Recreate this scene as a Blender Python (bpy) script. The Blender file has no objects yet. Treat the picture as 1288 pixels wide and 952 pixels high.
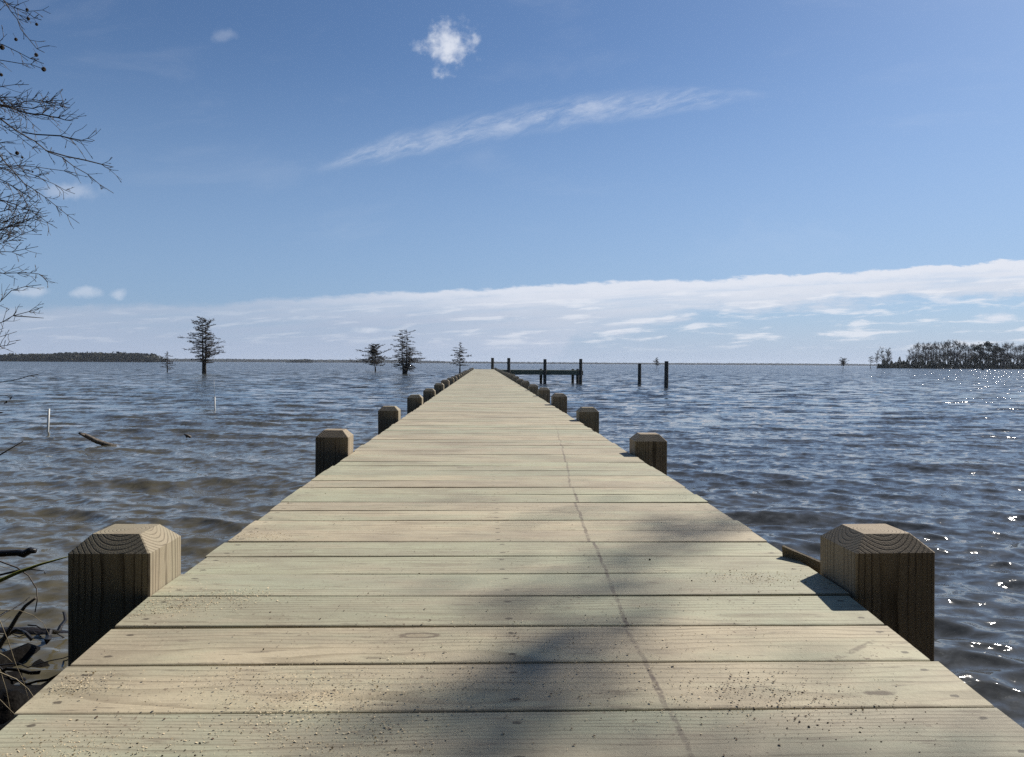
import bpy, math, random
import numpy as np
from mathutils import Vector, Matrix, Euler

R = math.radians
rnd = random.Random(7)
rng = np.random.default_rng(11)
scene = bpy.context.scene
COL = scene.collection

# ------------------------------------------------------------------ camera
F, CX, CY, HC = 953.0, 634.5, 476.0, 1.77
YAW, PITCH, ROLL = 1.6, 1.148, 0.34
cam_d = bpy.data.cameras.new('camera')
cam_d.sensor_width = 36.0
cam_d.lens = F / 1288 * 36.0
cam_d.shift_x = (644 - CX) / 1288
cam_d.clip_start = 0.05
cam_d.clip_end = 30000
cam = bpy.data.objects.new('camera', cam_d)
COL.objects.link(cam)
CM = (Matrix.Rotation(R(-YAW), 4, 'Z') @ Matrix.Rotation(R(90 - PITCH), 4, 'X') @ Matrix.Rotation(R(ROLL), 4, 'Z'))
cam.matrix_world = Matrix.Translation((0, 0, HC)) @ CM
scene.camera = cam


def ray(x, y):
    return CM.to_3x3() @ Vector(((x - CX) / F, (CY - y) / F, -1.0))


def at(x, y, Y):
    """point at distance Y along the pier, seen at photo position x, y"""
    d = ray(x, y)
    return Vector((0, 0, HC)) + d * (Y / d.y)


def at_z(x, y, z):
    d = ray(x, y)
    return Vector((0, 0, HC)) + d * ((z - HC) / d.z)


SUN_AZ, SUN_EL = 47.0, 38.0
SUN = Vector((math.sin(R(SUN_AZ)) * math.cos(R(SUN_EL)), math.cos(R(SUN_AZ)) * math.cos(R(SUN_EL)), math.sin(R(SUN_EL))))


# ------------------------------------------------------------------ node helper
class G:
    def __init__(s, nt):
        s.nt = nt

    def n(s, t, **kw):
        nd = s.nt.nodes.new(t)
        for k, v in kw.items():
            setattr(nd, k, v)
        return nd

    def put(s, sock, v):
        if v is None:
            return
        if isinstance(v, bpy.types.NodeSocket):
            s.nt.links.new(v, sock)
        else:
            if sock.type == 'RGBA' and len(v) == 3:
                v = (*v, 1)
            sock.default_value = v

    def m(s, op, a, b=None, c=None, clamp=False):
        nd = s.n('ShaderNodeMath', operation=op, use_clamp=clamp)
        s.put(nd.inputs[0], a); s.put(nd.inputs[1], b); s.put(nd.inputs[2], c)
        return nd.outputs[0]

    def v(s, op, a, b=None):
        nd = s.n('ShaderNodeVectorMath', operation=op)
        s.put(nd.inputs[0], a)
        if op == 'SCALE':
            s.put(nd.inputs['Scale'], b)
        else:
            s.put(nd.inputs[1], b)
        return nd.outputs['Value'] if op in ('LENGTH', 'DISTANCE', 'DOT_PRODUCT') else nd.outputs['Vector']

    def sep(s, a):
        nd = s.n('ShaderNodeSeparateXYZ'); s.put(nd.inputs[0], a)
        return nd.outputs[0], nd.outputs[1], nd.outputs[2]

    def com(s, a, b, c):
        nd = s.n('ShaderNodeCombineXYZ')
        s.put(nd.inputs[0], a); s.put(nd.inputs[1], b); s.put(nd.inputs[2], c)
        return nd.outputs[0]

    def noise(s, vec, scale=1.0, detail=3.0, rough=0.55, dist=0.0, out=0):
        nd = s.n('ShaderNodeTexNoise')
        s.put(nd.inputs['Vector'], vec); s.put(nd.inputs['Scale'], scale)
        s.put(nd.inputs['Detail'], detail); s.put(nd.inputs['Roughness'], rough); s.put(nd.inputs['Distortion'], dist)
        return nd.outputs[out]

    def voro(s, vec, scale=1.0, feature='F1', rand=1.0):
        nd = s.n('ShaderNodeTexVoronoi', feature=feature)
        s.put(nd.inputs['Vector'], vec); s.put(nd.inputs['Scale'], scale); s.put(nd.inputs['Randomness'], rand)
        return nd

    def sm(s, x, lo, hi, a=0.0, b=1.0):
        nd = s.n('ShaderNodeMapRange', interpolation_type='SMOOTHSTEP')
        s.put(nd.inputs[0], x); s.put(nd.inputs[1], lo); s.put(nd.inputs[2], hi); s.put(nd.inputs[3], a); s.put(nd.inputs[4], b)
        return nd.outputs[0]

    def mix(s, f, a, b, mode='MIX'):
        nd = s.n('ShaderNodeMix', data_type='RGBA', blend_type=mode)
        s.put(nd.inputs[0], f); s.put(nd.inputs[6], a); s.put(nd.inputs[7], b)
        return nd.outputs[2]

    def curve(s, x, pts):
        """piecewise linear function through pts"""
        lo, hi = pts[0][0], pts[-1][0]
        ys = [p[1] for p in pts]; a, b = min(ys), max(ys)
        nd = s.n('ShaderNodeValToRGB')
        cr = nd.color_ramp
        while len(cr.elements) < len(pts):
            cr.elements.new(0.5)
        for e, p in zip(cr.elements, pts):
            e.position = (p[0] - lo) / (hi - lo)
        for e, p in zip(cr.elements, pts):
            g = (p[1] - a) / (b - a); e.color = (g, g, g, 1)
        s.put(nd.inputs[0], s.m('DIVIDE', s.m('SUBTRACT', x, lo), hi - lo))
        return s.m('MULTIPLY_ADD', nd.outputs[0], b - a, a)


def new_mat(name):
    mt = bpy.data.materials.new(name); mt.use_nodes = True
    nt = mt.node_tree; nt.nodes.clear()
    g = G(nt)
    out = g.n('ShaderNodeOutputMaterial')
    bs = g.n('ShaderNodeBsdfPrincipled')
    nt.links.new(bs.outputs[0], out.inputs[0])
    return mt, g, bs


def obj_co(g):
    return g.n('ShaderNodeTexCoord').outputs['Object']


def bump(g, h, strength, dist):
    nd = g.n('ShaderNodeBump')
    g.put(nd.inputs['Height'], h); g.put(nd.inputs['Strength'], strength); g.put(nd.inputs['Distance'], dist)
    return nd.outputs[0]


# ------------------------------------------------------------------ mesh helper
class MB:
    def __init__(s):
        s.v = []; s.f = []

    def box(s, lo, hi):
        b = len(s.v)
        for z in (lo[2], hi[2]):
            s.v += [(lo[0], lo[1], z), (hi[0], lo[1], z), (hi[0], hi[1], z), (lo[0], hi[1], z)]
        for q in ((0, 3, 2, 1), (4, 5, 6, 7), (0, 1, 5, 4), (1, 2, 6, 5), (2, 3, 7, 6), (3, 0, 4, 7)):
            s.f.append(tuple(b + i for i in q))

    def tube(s, pts, rad, n=8, caps=True, wob=0.0):
        pts = [Vector(p) for p in pts]
        if not isinstance(rad, (list, tuple)):
            rad = [rad] * len(pts)
        b = len(s.v)
        up = Vector((0.13, 0.21, 1))
        t0 = (pts[-1] - pts[0]).normalized()
        if abs(t0.dot(up.normalized())) > 0.9:
            up = Vector((1, 0.2, 0.1))
        for i, p in enumerate(pts):
            t = (pts[min(i + 1, len(pts) - 1)] - pts[max(i - 1, 0)]).normalized()
            a = t.cross(up).normalized(); c = a.cross(t).normalized()
            for k in range(n):
                an = 2 * math.pi * k / n
                r = rad[i] * (1 + wob * (rnd.random() - .5))
                s.v.append(tuple(p + a * (math.cos(an) * r) + c * (math.sin(an) * r)))
        for i in range(len(pts) - 1):
            for k in range(n):
                k2 = (k + 1) % n
                s.f.append((b + i * n + k, b + i * n + k2, b + (i + 1) * n + k2, b + (i + 1) * n + k))
        if caps:
            s.f.append(tuple(b + k for k in range(n - 1, -1, -1)))
            e = b + (len(pts) - 1) * n
            s.f.append(tuple(e + k for k in range(n)))

    def build(s, name, mat, parent=None, smooth=False, loc=None):
        me = bpy.data.meshes.new(name)
        me.from_pydata(s.v, [], s.f); me.update()
        if smooth:
            me.polygons.foreach_set('use_smooth', [True] * len(me.polygons))
        return link(name, me, mat, parent, loc)


def link(name, me, mat, parent=None, loc=None):
    o = bpy.data.objects.new(name, me)
    if mat is not None and not me.materials:
        me.materials.append(mat)
    COL.objects.link(o)
    if parent is not None:
        o.parent = parent
    if loc is not None:
        o.location = loc
    return o


def mesh_np(name, v, f, smooth=False):
    """mesh from numpy vertices and an (n, k) face array"""
    me = bpy.data.meshes.new(name)
    f = np.asarray(f, dtype=np.int32); k = f.shape[1]
    me.vertices.add(len(v)); me.vertices.foreach_set('co', np.asarray(v, dtype=np.float32).ravel())
    me.loops.add(f.size); me.loops.foreach_set('vertex_index', f.ravel())
    me.polygons.add(len(f))
    me.polygons.foreach_set('loop_start', np.arange(0, f.size, k, dtype=np.int32))
    me.polygons.foreach_set('loop_total', np.full(len(f), k, dtype=np.int32))
    if smooth:
        me.polygons.foreach_set('use_smooth', np.ones(len(f), dtype=bool))
    me.update(calc_edges=True)
    return me


def prisms(P0, P1, r0, r1):
    """three-sided tapering sticks, all at once"""
    P0 = np.asarray(P0, float); P1 = np.asarray(P1, float)
    n = len(P0)
    r0 = np.broadcast_to(np.asarray(r0, float), (n,)); r1 = np.broadcast_to(np.asarray(r1, float), (n,))
    d = P1 - P0; d /= np.linalg.norm(d, axis=1, keepdims=True) + 1e-9
    ref = np.where(np.abs(d[:, 2:3]) > .9, np.array([[1., 0, 0]]), np.array([[0, 0, 1.]]))
    a = np.cross(d, ref); a /= np.linalg.norm(a, axis=1, keepdims=True); c = np.cross(a, d)
    V = np.zeros((n, 6, 3))
    for k in range(3):
        an = 2 * math.pi * k / 3 + .3
        o = a * math.cos(an) + c * math.sin(an)
        V[:, k] = P0 + o * r0[:, None]; V[:, 3 + k] = P1 + o * r1[:, None]
    b = np.arange(n)[:, None] * 6
    Fq = np.concatenate([b + np.array([[0, 1, 4, 3]]), b + np.array([[1, 2, 5, 4]]), b + np.array([[2, 0, 3, 5]])])
    return V.reshape(-1, 3), Fq


def flakes(P, size, flat=0.0):
    """loose little four-cornered leaves at the points P, each turned its own way"""
    n = len(P)
    a = rng.normal(size=(n, 3)); a[:, 2] *= (1 - flat); a /= np.linalg.norm(a, axis=1, keepdims=True)
    b = rng.normal(size=(n, 3)); b[:, 2] *= (1 - flat); b -= a * (a * b).sum(1, keepdims=True); b /= np.linalg.norm(b, axis=1, keepdims=True)
    s = np.broadcast_to(np.asarray(size, float), (n,))[:, None] * rng.uniform(.6, 1.3, (n, 1))
    w = s * rng.uniform(.4, .9, (n, 1))
    V = np.stack([P - a * s, P - b * w, P + a * s, P + b * w], axis=1).reshape(-1, 3)
    return V, np.arange(4 * n).reshape(n, 4)


def tag(o, label=None, cat=None, group=None, kind=None):
    if label: o['label'] = label
    if cat: o['category'] = cat
    if group: o['group'] = group
    if kind: o['kind'] = kind
    return o


def empty(name, loc=(0, 0, 0), rz=0.0):
    o = bpy.data.objects.new(name, None); o.empty_display_size = .2
    o.location = loc; o.rotation_euler = (0, 0, rz)
    COL.objects.link(o)
    return o


def copy_tree(o):
    c = o.copy(); COL.objects.link(c)
    for ch in list(o.children):
        d = ch.copy(); COL.objects.link(d); d.parent = c
    return c


# ------------------------------------------------------------------ materials
def ring_wood(name, axis, tones, dark, rnd_from_object, ring=9.0, ring_amt=.55, spec=.25, deck=False):
    """solid wood: growth rings round a pith that runs along the timber"""
    mt, g, bs = new_mat(name)
    if deck:
        at_ = g.n('ShaderNodeAttribute', attribute_name='wood').outputs['Vector']
        rn = g.n('ShaderNodeAttribute', attribute_name='rnd').outputs['Vector']
        r1, r2, r3 = g.sep(rn)
        x, y, z = g.sep(at_)
    else:
        c = obj_co(g)
        px, py, pz = g.sep(c)
        r1 = g.n('ShaderNodeObjectInfo').outputs['Random']
        r2 = g.m('FRACT', g.m('MULTIPLY', r1, 17.31)); r3 = g.m('FRACT', g.m('MULTIPLY', r1, 41.7))
        x, y, z = {'Z': (pz, px, py), 'X': (px, py, pz), 'Y': (py, px, pz)}[axis]
        x = g.m('MULTIPLY_ADD', r1, 40.0, x)
    low = g.noise(g.com(g.m('MULTIPLY', x, 1.3), g.m('MULTIPLY', y, 5.0), g.m('MULTIPLY', z, 5.0)), 1.0, 2, .5)
    low2 = g.noise(g.com(g.m('MULTIPLY', x, 6.0), g.m('MULTIPLY', y, 16.0), g.m('MULTIPLY', z, 16.0)), 1.0, 2, .5)
    if deck:
        yc = g.m('MULTIPLY_ADD', g.m('SUBTRACT', r2, .5), .16, y)
        zc = g.m('ADD', z, g.m('MULTIPLY_ADD', r3, .10, .012))
    else:
        yc = g.m('MULTIPLY_ADD', g.m('SUBTRACT', r2, .5), .07, y); zc = g.m('MULTIPLY_ADD', g.m('SUBTRACT', r3, .5), .07, z)
    rad = g.m('SQRT', g.m('ADD', g.m('MULTIPLY', yc, yc), g.m('MULTIPLY', zc, zc)))
    rad = g.m('ADD', rad, g.m('MULTIPLY', g.m('SUBTRACT', low, .5), .05 if deck else .018))
    rad = g.m('ADD', rad, g.m('MULTIPLY', g.m('SUBTRACT', low2, .5), .006))
    ph = g.m('FRACT', g.m('MULTIPLY', rad, 1000.0 / ring))
    late = g.sm(ph, .45 if deck else .6, .93)
    late = g.m('MULTIPLY', late, g.sm(ph, 1.0, .93))
    fine = g.noise(g.com(g.m('MULTIPLY', x, 9.0), g.m('MULTIPLY', y, 420.0), g.m('MULTIPLY', z, 420.0)), 1.0, 2, .6)
    blot = g.noise(g.com(g.m('MULTIPLY', x, 2.2), g.m('MULTIPLY', y, 7.0), g.m('MULTIPLY', z, 7.0)), 1.0, 3, .6)
    colr = g.mix(g.sm(g.m('ADD', g.m('MULTIPLY', r1, .35), g.m('MULTIPLY', blot, .9)), .42, .82), tones[0], tones[1])
    colr = g.mix(g.m('MULTIPLY', late, g.m('MULTIPLY', g.sm(low2, .2, .7), ring_amt)), colr, dark)
    colr = g.mix(g.m('MULTIPLY', g.sm(fine, .52, .75), .28), colr, dark)
    h = g.m('SUBTRACT', g.m('MULTIPLY', fine, .5), g.m('MULTIPLY', late, .35))
    return mt, g, bs, colr, h, (x, y, z), (r1, r2, r3)


XL, XR = -.849, .967


def deck_material():
    mt, g, bs, c, h, (x, y, z), (r1, r2, r3) = ring_wood('decking_wood', 'X', ((.485, .420, .295), (.412, .416, .290)), (.15, .115, .07), False, ring=12.0, ring_amt=.5, deck=True)
    P = g.n('ShaderNodeNewGeometry').outputs['Position']
    X, Y, Z = g.sep(P)
    # plank to plank differences in tone
    c = g.mix(1.0, c, g.mix(r3, (.92, .92, .93), (1.07, 1.05, 1.02)), 'MULTIPLY')
    # knots
    kv = g.com(g.m('MULTIPLY', x, 1.5), g.m('MULTIPLY_ADD', r1, 50.0, g.m('MULTIPLY', y, 4.6)), 0.0)
    vo = g.voro(kv, 1.0)
    kd = g.m('ADD', vo.outputs['Distance'], g.m('MULTIPLY', g.m('SUBTRACT', g.noise(P, 60, 2), .5), .03))
    has = g.m('GREATER_THAN', g.sep(vo.outputs['Color'])[0], .62)
    ring1 = g.m('MULTIPLY', g.sm(kd, .045, .06), g.sm(kd, .085, .07))
    core = g.sm(kd, .06, .03)
    c = g.mix(g.m('MULTIPLY', has, g.m('MULTIPLY', core, .45)), c, (.20, .13, .075))
    c = g.mix(g.m('MULTIPLY', has, g.m('MULTIPLY', ring1, .8)), c, (.09, .06, .04))
    # mill marks, scuffs and trodden dirt
    sc = g.noise(g.com(g.m('MULTIPLY', x, 7.0), g.m('MULTIPLY', Y, 60.0), 0.0), 1.0, 3, .65)
    c = g.mix(g.m('MULTIPLY', g.sm(sc, .57, .70), .6), c, (.15, .115, .08))
    dirt = g.noise(g.v('MULTIPLY', P, (2.2, 3.5, 1)), 1.0, 4, .65)
    c = g.mix(g.m('MULTIPLY', g.sm(dirt, .42, .70), .48), c, (.24, .195, .14))
    speck = g.noise(P, 95, 2, .6)
    zone = g.sm(g.noise(P, 4.5, 3, .6), .40, .62)
    c = g.mix(g.m('MULTIPLY', g.sm(speck, .645, .70), g.m('MULTIPLY', zone, .75)), c, (.12, .075, .05))
    speck2 = g.noise(g.v('ADD', P, (7, 3, 1)), 140, 2, .6)
    c = g.mix(g.m('MULTIPLY', g.sm(speck2, .64, .70), g.m('MULTIPLY', g.sm(g.noise(P, 3.1, 3, .6), .45, .6), .6)), c, (.62, .52, .36))
    # grey weathering and trodden-in silt, heavier along the middle of the walkway
    grey = g.noise(g.com(g.m('MULTIPLY', x, 1.1), g.m('MULTIPLY', Y, 6.0), r2), 1.0, 5, .68)
    c = g.mix(g.m('MULTIPLY', g.sm(grey, .40, .70), g.m('MULTIPLY_ADD', g.sm(g.m('ABSOLUTE', X), .8, .1), .25, .2)), c, (.27, .225, .17))
    # countersunk screws, two to a plank over each bearer
    sy = g.m('SUBTRACT', g.m('ABSOLUTE', y), .052)
    dxs = None
    for xs in (XL + .045, (XL + XR) / 2, XR - .05):
        q = g.m('ABSOLUTE', g.m('SUBTRACT', X, g.m('MULTIPLY_ADD', g.m('SUBTRACT', r2, .5), .022, xs)))
        dxs = q if dxs is None else g.m('MINIMUM', dxs, q)
    wob = g.m('MULTIPLY', g.m('SUBTRACT', g.noise(P, 130, 2), .5), .008)
    ds = g.m('ADD', g.m('SQRT', g.m('ADD', g.m('POWER', sy, 2.0), g.m('POWER', g.m('MULTIPLY', dxs, .55), 2.0))), wob)
    c = g.mix(g.m('MULTIPLY', g.sm(ds, .0062, .0035), g.sm(Y, 7.0, 2.0, 0.0, .8)), c, (.07, .055, .04))
    # a single wheel track, drifting towards the right edge further out
    tx = g.curve(Y, [(0.8, .356), (1.6, .349), (1.8, .337), (2.0, .345), (2.4, .361), (2.9, .382), (3.9, .444), (5.3, .56), (8.6, .78), (12.0, .90)])
    off = g.m('ABSOLUTE', g.m('SUBTRACT', g.m('ADD', X, g.m('MULTIPLY', g.m('SUBTRACT', g.noise(P, 26, 2), .5), .012)), g.m('MULTIPLY_ADD', g.m('SUBTRACT', r1, .5), .016, tx)))
    tr = g.sm(off, .0075, .003)
    tr = g.m('MULTIPLY', tr, g.sm(g.noise(P, 70, 2), .3, .5))
    tr = g.m('MULTIPLY', tr, g.sm(Y, 9.0, 4.0))
    c = g.mix(g.m('MULTIPLY', tr, g.sm(g.noise(P, 9, 3), .3, .7, .25, .75)), c, (.10, .07, .06))
    # a short second scuff near the right edge
    sx = g.m('ADD', X, g.m('MULTIPLY', g.m('SUBTRACT', Y, 1.62), -1.5))
    s2 = g.m('MULTIPLY', g.sm(g.m('ABSOLUTE', g.m('SUBTRACT', sx, .80)), .018, .006), g.m('MULTIPLY', g.sm(X, .72, .75), g.sm(X, .90, .87)))
    c = g.mix(g.m('MULTIPLY', s2, g.m('MULTIPLY', g.sm(g.noise(P, 60, 2), .4, .55), .6)), c, (.13, .10, .07))
    g.put(bs.inputs['Base Color'], c)
    g.put(bs.inputs['Roughness'], .72); g.put(bs.inputs['Specular IOR Level'], .3)
    g.put(bs.inputs['Normal'], bump(g, g.m('ADD', h, g.m('MULTIPLY', speck, .5)), .5, .0025))
    return mt


def post_material():
    mt, g, bs, c, h, _, _ = ring_wood('post_wood', 'Z', ((.33, .265, .185), (.305, .265, .185)), (.055, .038, .024), True, ring=9.5, ring_amt=.8)
    co = obj_co(g)
    c = g.mix(g.m('MULTIPLY', g.sm(g.noise(co, 9, 4, .65), .5, .75), .35), c, (.20, .16, .11))
    g.put(bs.inputs['Base Color'], c); g.put(bs.inputs['Roughness'], .78); g.put(bs.inputs['Specular IOR Level'], .2)
    g.put(bs.inputs['Normal'], bump(g, h, .6, .003))
    return mt


def plain(name, a, b, scale=3.0, rough=.85, bstr=.4, bdist=.02, stretch=(1, 1, 1), spec=.3):
    mt, g, bs = new_mat(name)
    co = g.v('MULTIPLY', obj_co(g), stretch)
    nz = g.noise(co, scale, 5, .62)
    g.put(bs.inputs['Base Color'], g.mix(g.sm(nz, .3, .7), a, b))
    g.put(bs.inputs['Roughness'], rough); g.put(bs.inputs['Specular IOR Level'], spec)
    if bstr:
        g.put(bs.inputs['Normal'], bump(g, g.noise(co, scale * 3, 4, .6), bstr, bdist))
    return mt


M = {}
M['deck'] = deck_material()
M['post'] = post_material()
M['stringer'] = plain('stringer_wood', (.16, .13, .08), (.24, .20, .13), 4, stretch=(6, .6, 6))
M['pile'] = plain('weathered_pile', (.055, .05, .042), (.10, .09, .075), 5, stretch=(5, 5, .6))
M['fascia'] = plain('fascia_wood', (.10, .115, .085), (.16, .17, .125), 3, stretch=(.5, 4, 4))
M['bark'] = plain('grey_bark', (.065, .055, .045), (.13, .115, .10), 8, stretch=(3, 3, .7), bdist=.03)
M['twig'] = plain('twig_bark', (.075, .06, .05), (.15, .13, .11), 14, bstr=0)
M['far_twig'] = plain('cypress_twig', (.045, .036, .028), (.085, .068, .052), 1.2, bstr=0)
M['island_twig'] = plain('winter_twig', (.06, .05, .045), (.10, .085, .075), .3, bstr=0)
M['evergreen'] = plain('evergreen_leaf', (.022, .030, .018), (.05, .058, .034), .35, bstr=0)
M['wood_mass'] = plain('distant_wood', (.03, .036, .028), (.07, .068, .052), .06, bstr=0)
M['root'] = plain('black_root', (.004, .0035, .003), (.012, .0095, .0075), 14, rough=.5, bstr=.6, bdist=.01, spec=.3)
M['ball'] = plain('seed_ball', (.035, .025, .018), (.06, .042, .03), 90, bstr=.8, bdist=.004)
M['wet_log'] = plain('wet_log', (.014, .012, .010), (.04, .033, .026), 14, rough=.28, bstr=.7, bdist=.01, stretch=(.6, 2, 2), spec=.5)
M['drift'] = plain('driftwood', (.05, .04, .03), (.17, .14, .11), 18, rough=.6, bstr=.6, bdist=.006, stretch=(.5, 2, 2))
M['pvc'] = plain('white_plastic', (.50, .50, .47), (.62, .62, .58), 6, rough=.45, bstr=0)
M['green'] = plain('green_blade', (.22, .23, .045), (.30, .29, .07), 30, rough=.5, bstr=0)
M['straw'] = plain('dry_grass', (.26, .21, .13), (.42, .36, .25), 40, rough=.6, bstr=0)
M['mud'] = plain('dark_mud', (.004, .0036, .0032), (.009, .0075, .006), 2.2, spec=.05, rough=.7, bstr=.8, bdist=.05)
M['moss'] = plain('tree_foliage', (.04, .05, .025), (.07, .075, .04), 2.0, bstr=0)
M['dust'] = plain('sawdust', (.50, .40, .25), (.68, .56, .38), 300, rough=.9, bstr=0)
M['litter'] = plain('leaf_litter', (.05, .032, .022), (.15, .10, .065), 120, rough=.9, bstr=0)
M['offcut'] = plain('offcut_wood', (.13, .105, .07), (.20, .165, .11), 8, stretch=(1, 8, 8))

# ------------------------------------------------------------------ water
def polar(thetas, radii):
    T, Rr = np.meshgrid(thetas, radii)
    n_r, n_t = T.shape
    i = np.arange(n_r - 1)[:, None] * n_t; j = np.arange(n_t)[None, :]
    j2 = (j + 1) % n_t
    f = np.stack([i + j, i + n_t + j, i + n_t + j2, i + j2], axis=-1).reshape(-1, 4)
    return T, Rr, f


def make_water():
    fine = np.linspace(-.92, .92, 1000)
    coarse = np.linspace(.92, 2 * math.pi - .92, 40)[1:-1]
    th = np.concatenate([fine, coarse])
    rad = [1.2]
    while rad[-1] < 5600:
        r = rad[-1]
        rad.append(r + (max(.02, .0058 * r) if r < 260 else .02 * r))
    rad = np.array(rad)
    T, Rr, f = polar(th, rad)
    X = (np.sin(T) * Rr).astype(np.float32); Y = (np.cos(T) * Rr).astype(np.float32)
    dth = np.where(np.arange(len(th)) < 1000, fine[1] - fine[0], .11)
    dr = np.gradient(rad)
    sp = np.maximum(dr[:, None], Rr * dth[None, :]).astype(np.float32)
    Z = np.zeros_like(X); DX = np.zeros_like(X); DY = np.zeros_like(X)
    NW = 120
    lam = np.exp(np.linspace(math.log(.13), math.log(4.2), NW)) * rng.uniform(.94, 1.06, NW)
    for l in lam:
        k = 2 * math.pi / l
        spread = 17 if l > 1.0 else (22 if l > .45 else 30)
        ang = R(-100 + rng.normal() * spread)          # running in towards the shore
        kx, ky = k * math.cos(ang), k * math.sin(ang)
        sl = .155 * math.sqrt(2 / NW) * np.interp(l, [.13, .3, .6, 1.2, 2.0, 4.2], [1.1, 1.35, 1.3, .95, .60, .30]) * rng.uniform(.6, 1.4)
        a = sl / k
        w = np.clip((l / sp - 2.2) / 2.0, 0, 1).astype(np.float32) * np.float32(a)
        ph = X * np.float32(kx) + Y * np.float32(ky) + np.float32(rng.uniform(0, 6.28))
        # gusty groups so that the crests are not endless
        Z += w * np.sin(ph)
        c = w * np.cos(ph) * .9
        DX += c * math.cos(ang); DY += c * math.sin(ang)
    gust = 1 + .35 * np.sin(X * .21 + 1.3 * np.sin(Y * .13)) * np.sin(Y * .17 + .8)
    Z *= gust
    V = np.stack([X + DX, Y + DY, Z], axis=-1).reshape(-1, 3)
    me = mesh_np('water', V, f, True)
    mt, g, bs = new_mat('lake_water')
    P = g.n('ShaderNodeNewGeometry').outputs['Position']
    N = g.n('ShaderNodeNewGeometry').outputs['Normal']
    dist = g.v('LENGTH', P)
    x, y, z = g.sep(P)
    # stretched ripples finer than the modelled waves
    q = g.com(g.m('MULTIPLY', x, .75), y, 0.0)
    n1 = g.v('SUBTRACT', g.noise(q, 7.0, 4, .6, .3, out=1), (.5, .5, .5))
    n2 = g.v('SUBTRACT', g.noise(g.com(g.m('MULTIPLY', x, .45), y, 0.0), 1.5, 6, .66, .2, out=1), (.5, .5, .5))
    near = g.sm(dist, 60, 4, .60, .95)
    far = g.sm(dist, 5, 45, .30, 2.0)
    pert = g.v('ADD', g.v('SCALE', n1, near), g.v('SCALE', n2, far))
    px, py, _ = g.sep(pert)
    nn = g.v('NORMALIZE', g.v('ADD', N, g.com(px, g.m('SUBTRACT', py, g.sm(dist, 8, 130, 0.0, .12)), 0.0)))
    silt = g.noise(g.com(g.m('MULTIPLY', x, .12), g.m('MULTIPLY', y, .3), 0.0), 1.0, 3, .55)
    c = g.mix(g.sm(silt, .35, .65), (.052, .055, .054), (.066, .065, .057))
    c = g.mix(g.sm(dist, 6, 45), g.mix(g.sm(x, 2, -3), c, (.092, .080, .048)), g.mix(g.sm(x, -25, 8), (.072, .072, .058), (.050, .056, .058)))
    g.put(bs.inputs['Base Color'], c)
    g.put(bs.inputs['Roughness'], g.sm(dist, 10, 300, .04, .08))
    g.put(bs.inputs['IOR'], 1.333)
    g.put(bs.inputs['Normal'], nn)
    o = link('water', me, mt)
    tag(o, kind='structure')


make_water()


# ------------------------------------------------------------------ ground under and beside the water
def shore_h(X, Y):
    line = np.where(X < 0, 2.2 + 2.55 / (1 + np.exp((X + 1.75) * 9)) + .12 * np.sin(X * 3.7), 1.7 + .3 * np.sin(X * 1.1))
    line = line * np.exp(-np.maximum(0, np.abs(X) - 8) / 30)
    d = line - Y
    return np.where(d < 0, np.maximum(-1.7, d * .22 - .02), np.minimum(1.05, np.where(X < -.8, np.maximum(d * .13, d * .45 - 1.0), d * .28) - .02)) + .04 * np.sin(X * 3.1 + Y) * np.sin(Y * 2.7 - X) + np.where(np.hypot(X, Y) < 9, -.01 + .06 * np.sin(X * 9.3 + 2 * np.sin(Y * 3)) * np.sin(Y * 11.1 + X * 4) + .03 * np.sin(X * 21 + Y * 5) * np.sin(Y * 19), 0)


def make_ground():
    th = np.linspace(0, 2 * math.pi, 541)[:-1]
    rad = np.concatenate([np.linspace(.05, 12, 260), np.geomspace(13, 5600, 40)])
    T, Rr, f = polar(th, rad)
    X, Y = np.sin(T) * Rr, np.cos(T) * Rr
    V = np.stack([X, Y, shore_h(X, Y)], -1).reshape(-1, 3)
    f = np.concatenate([f]) 
    o = link('ground', mesh_np('ground', V, f, True), M['mud'])
    tag(o, kind='structure')


make_ground()

# ------------------------------------------------------------------ the pier
XL, XR = -.849, .967
PROF = [(-2, .76), (.9, .685), (1.35, .65), (1.58, .630), (1.95, .602), (3.9, .586), (7, .584), (30, .57), (75, .55)]


def deck_z(Y):
    return HC - np.interp(Y, [p[0] for p in PROF], [p[1] for p in PROF])


pier = empty('wooden_pier', (0, 0, 0))
tag(pier, 'long new timber pier of pale planks running straight out over the lake', 'pier')


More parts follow.
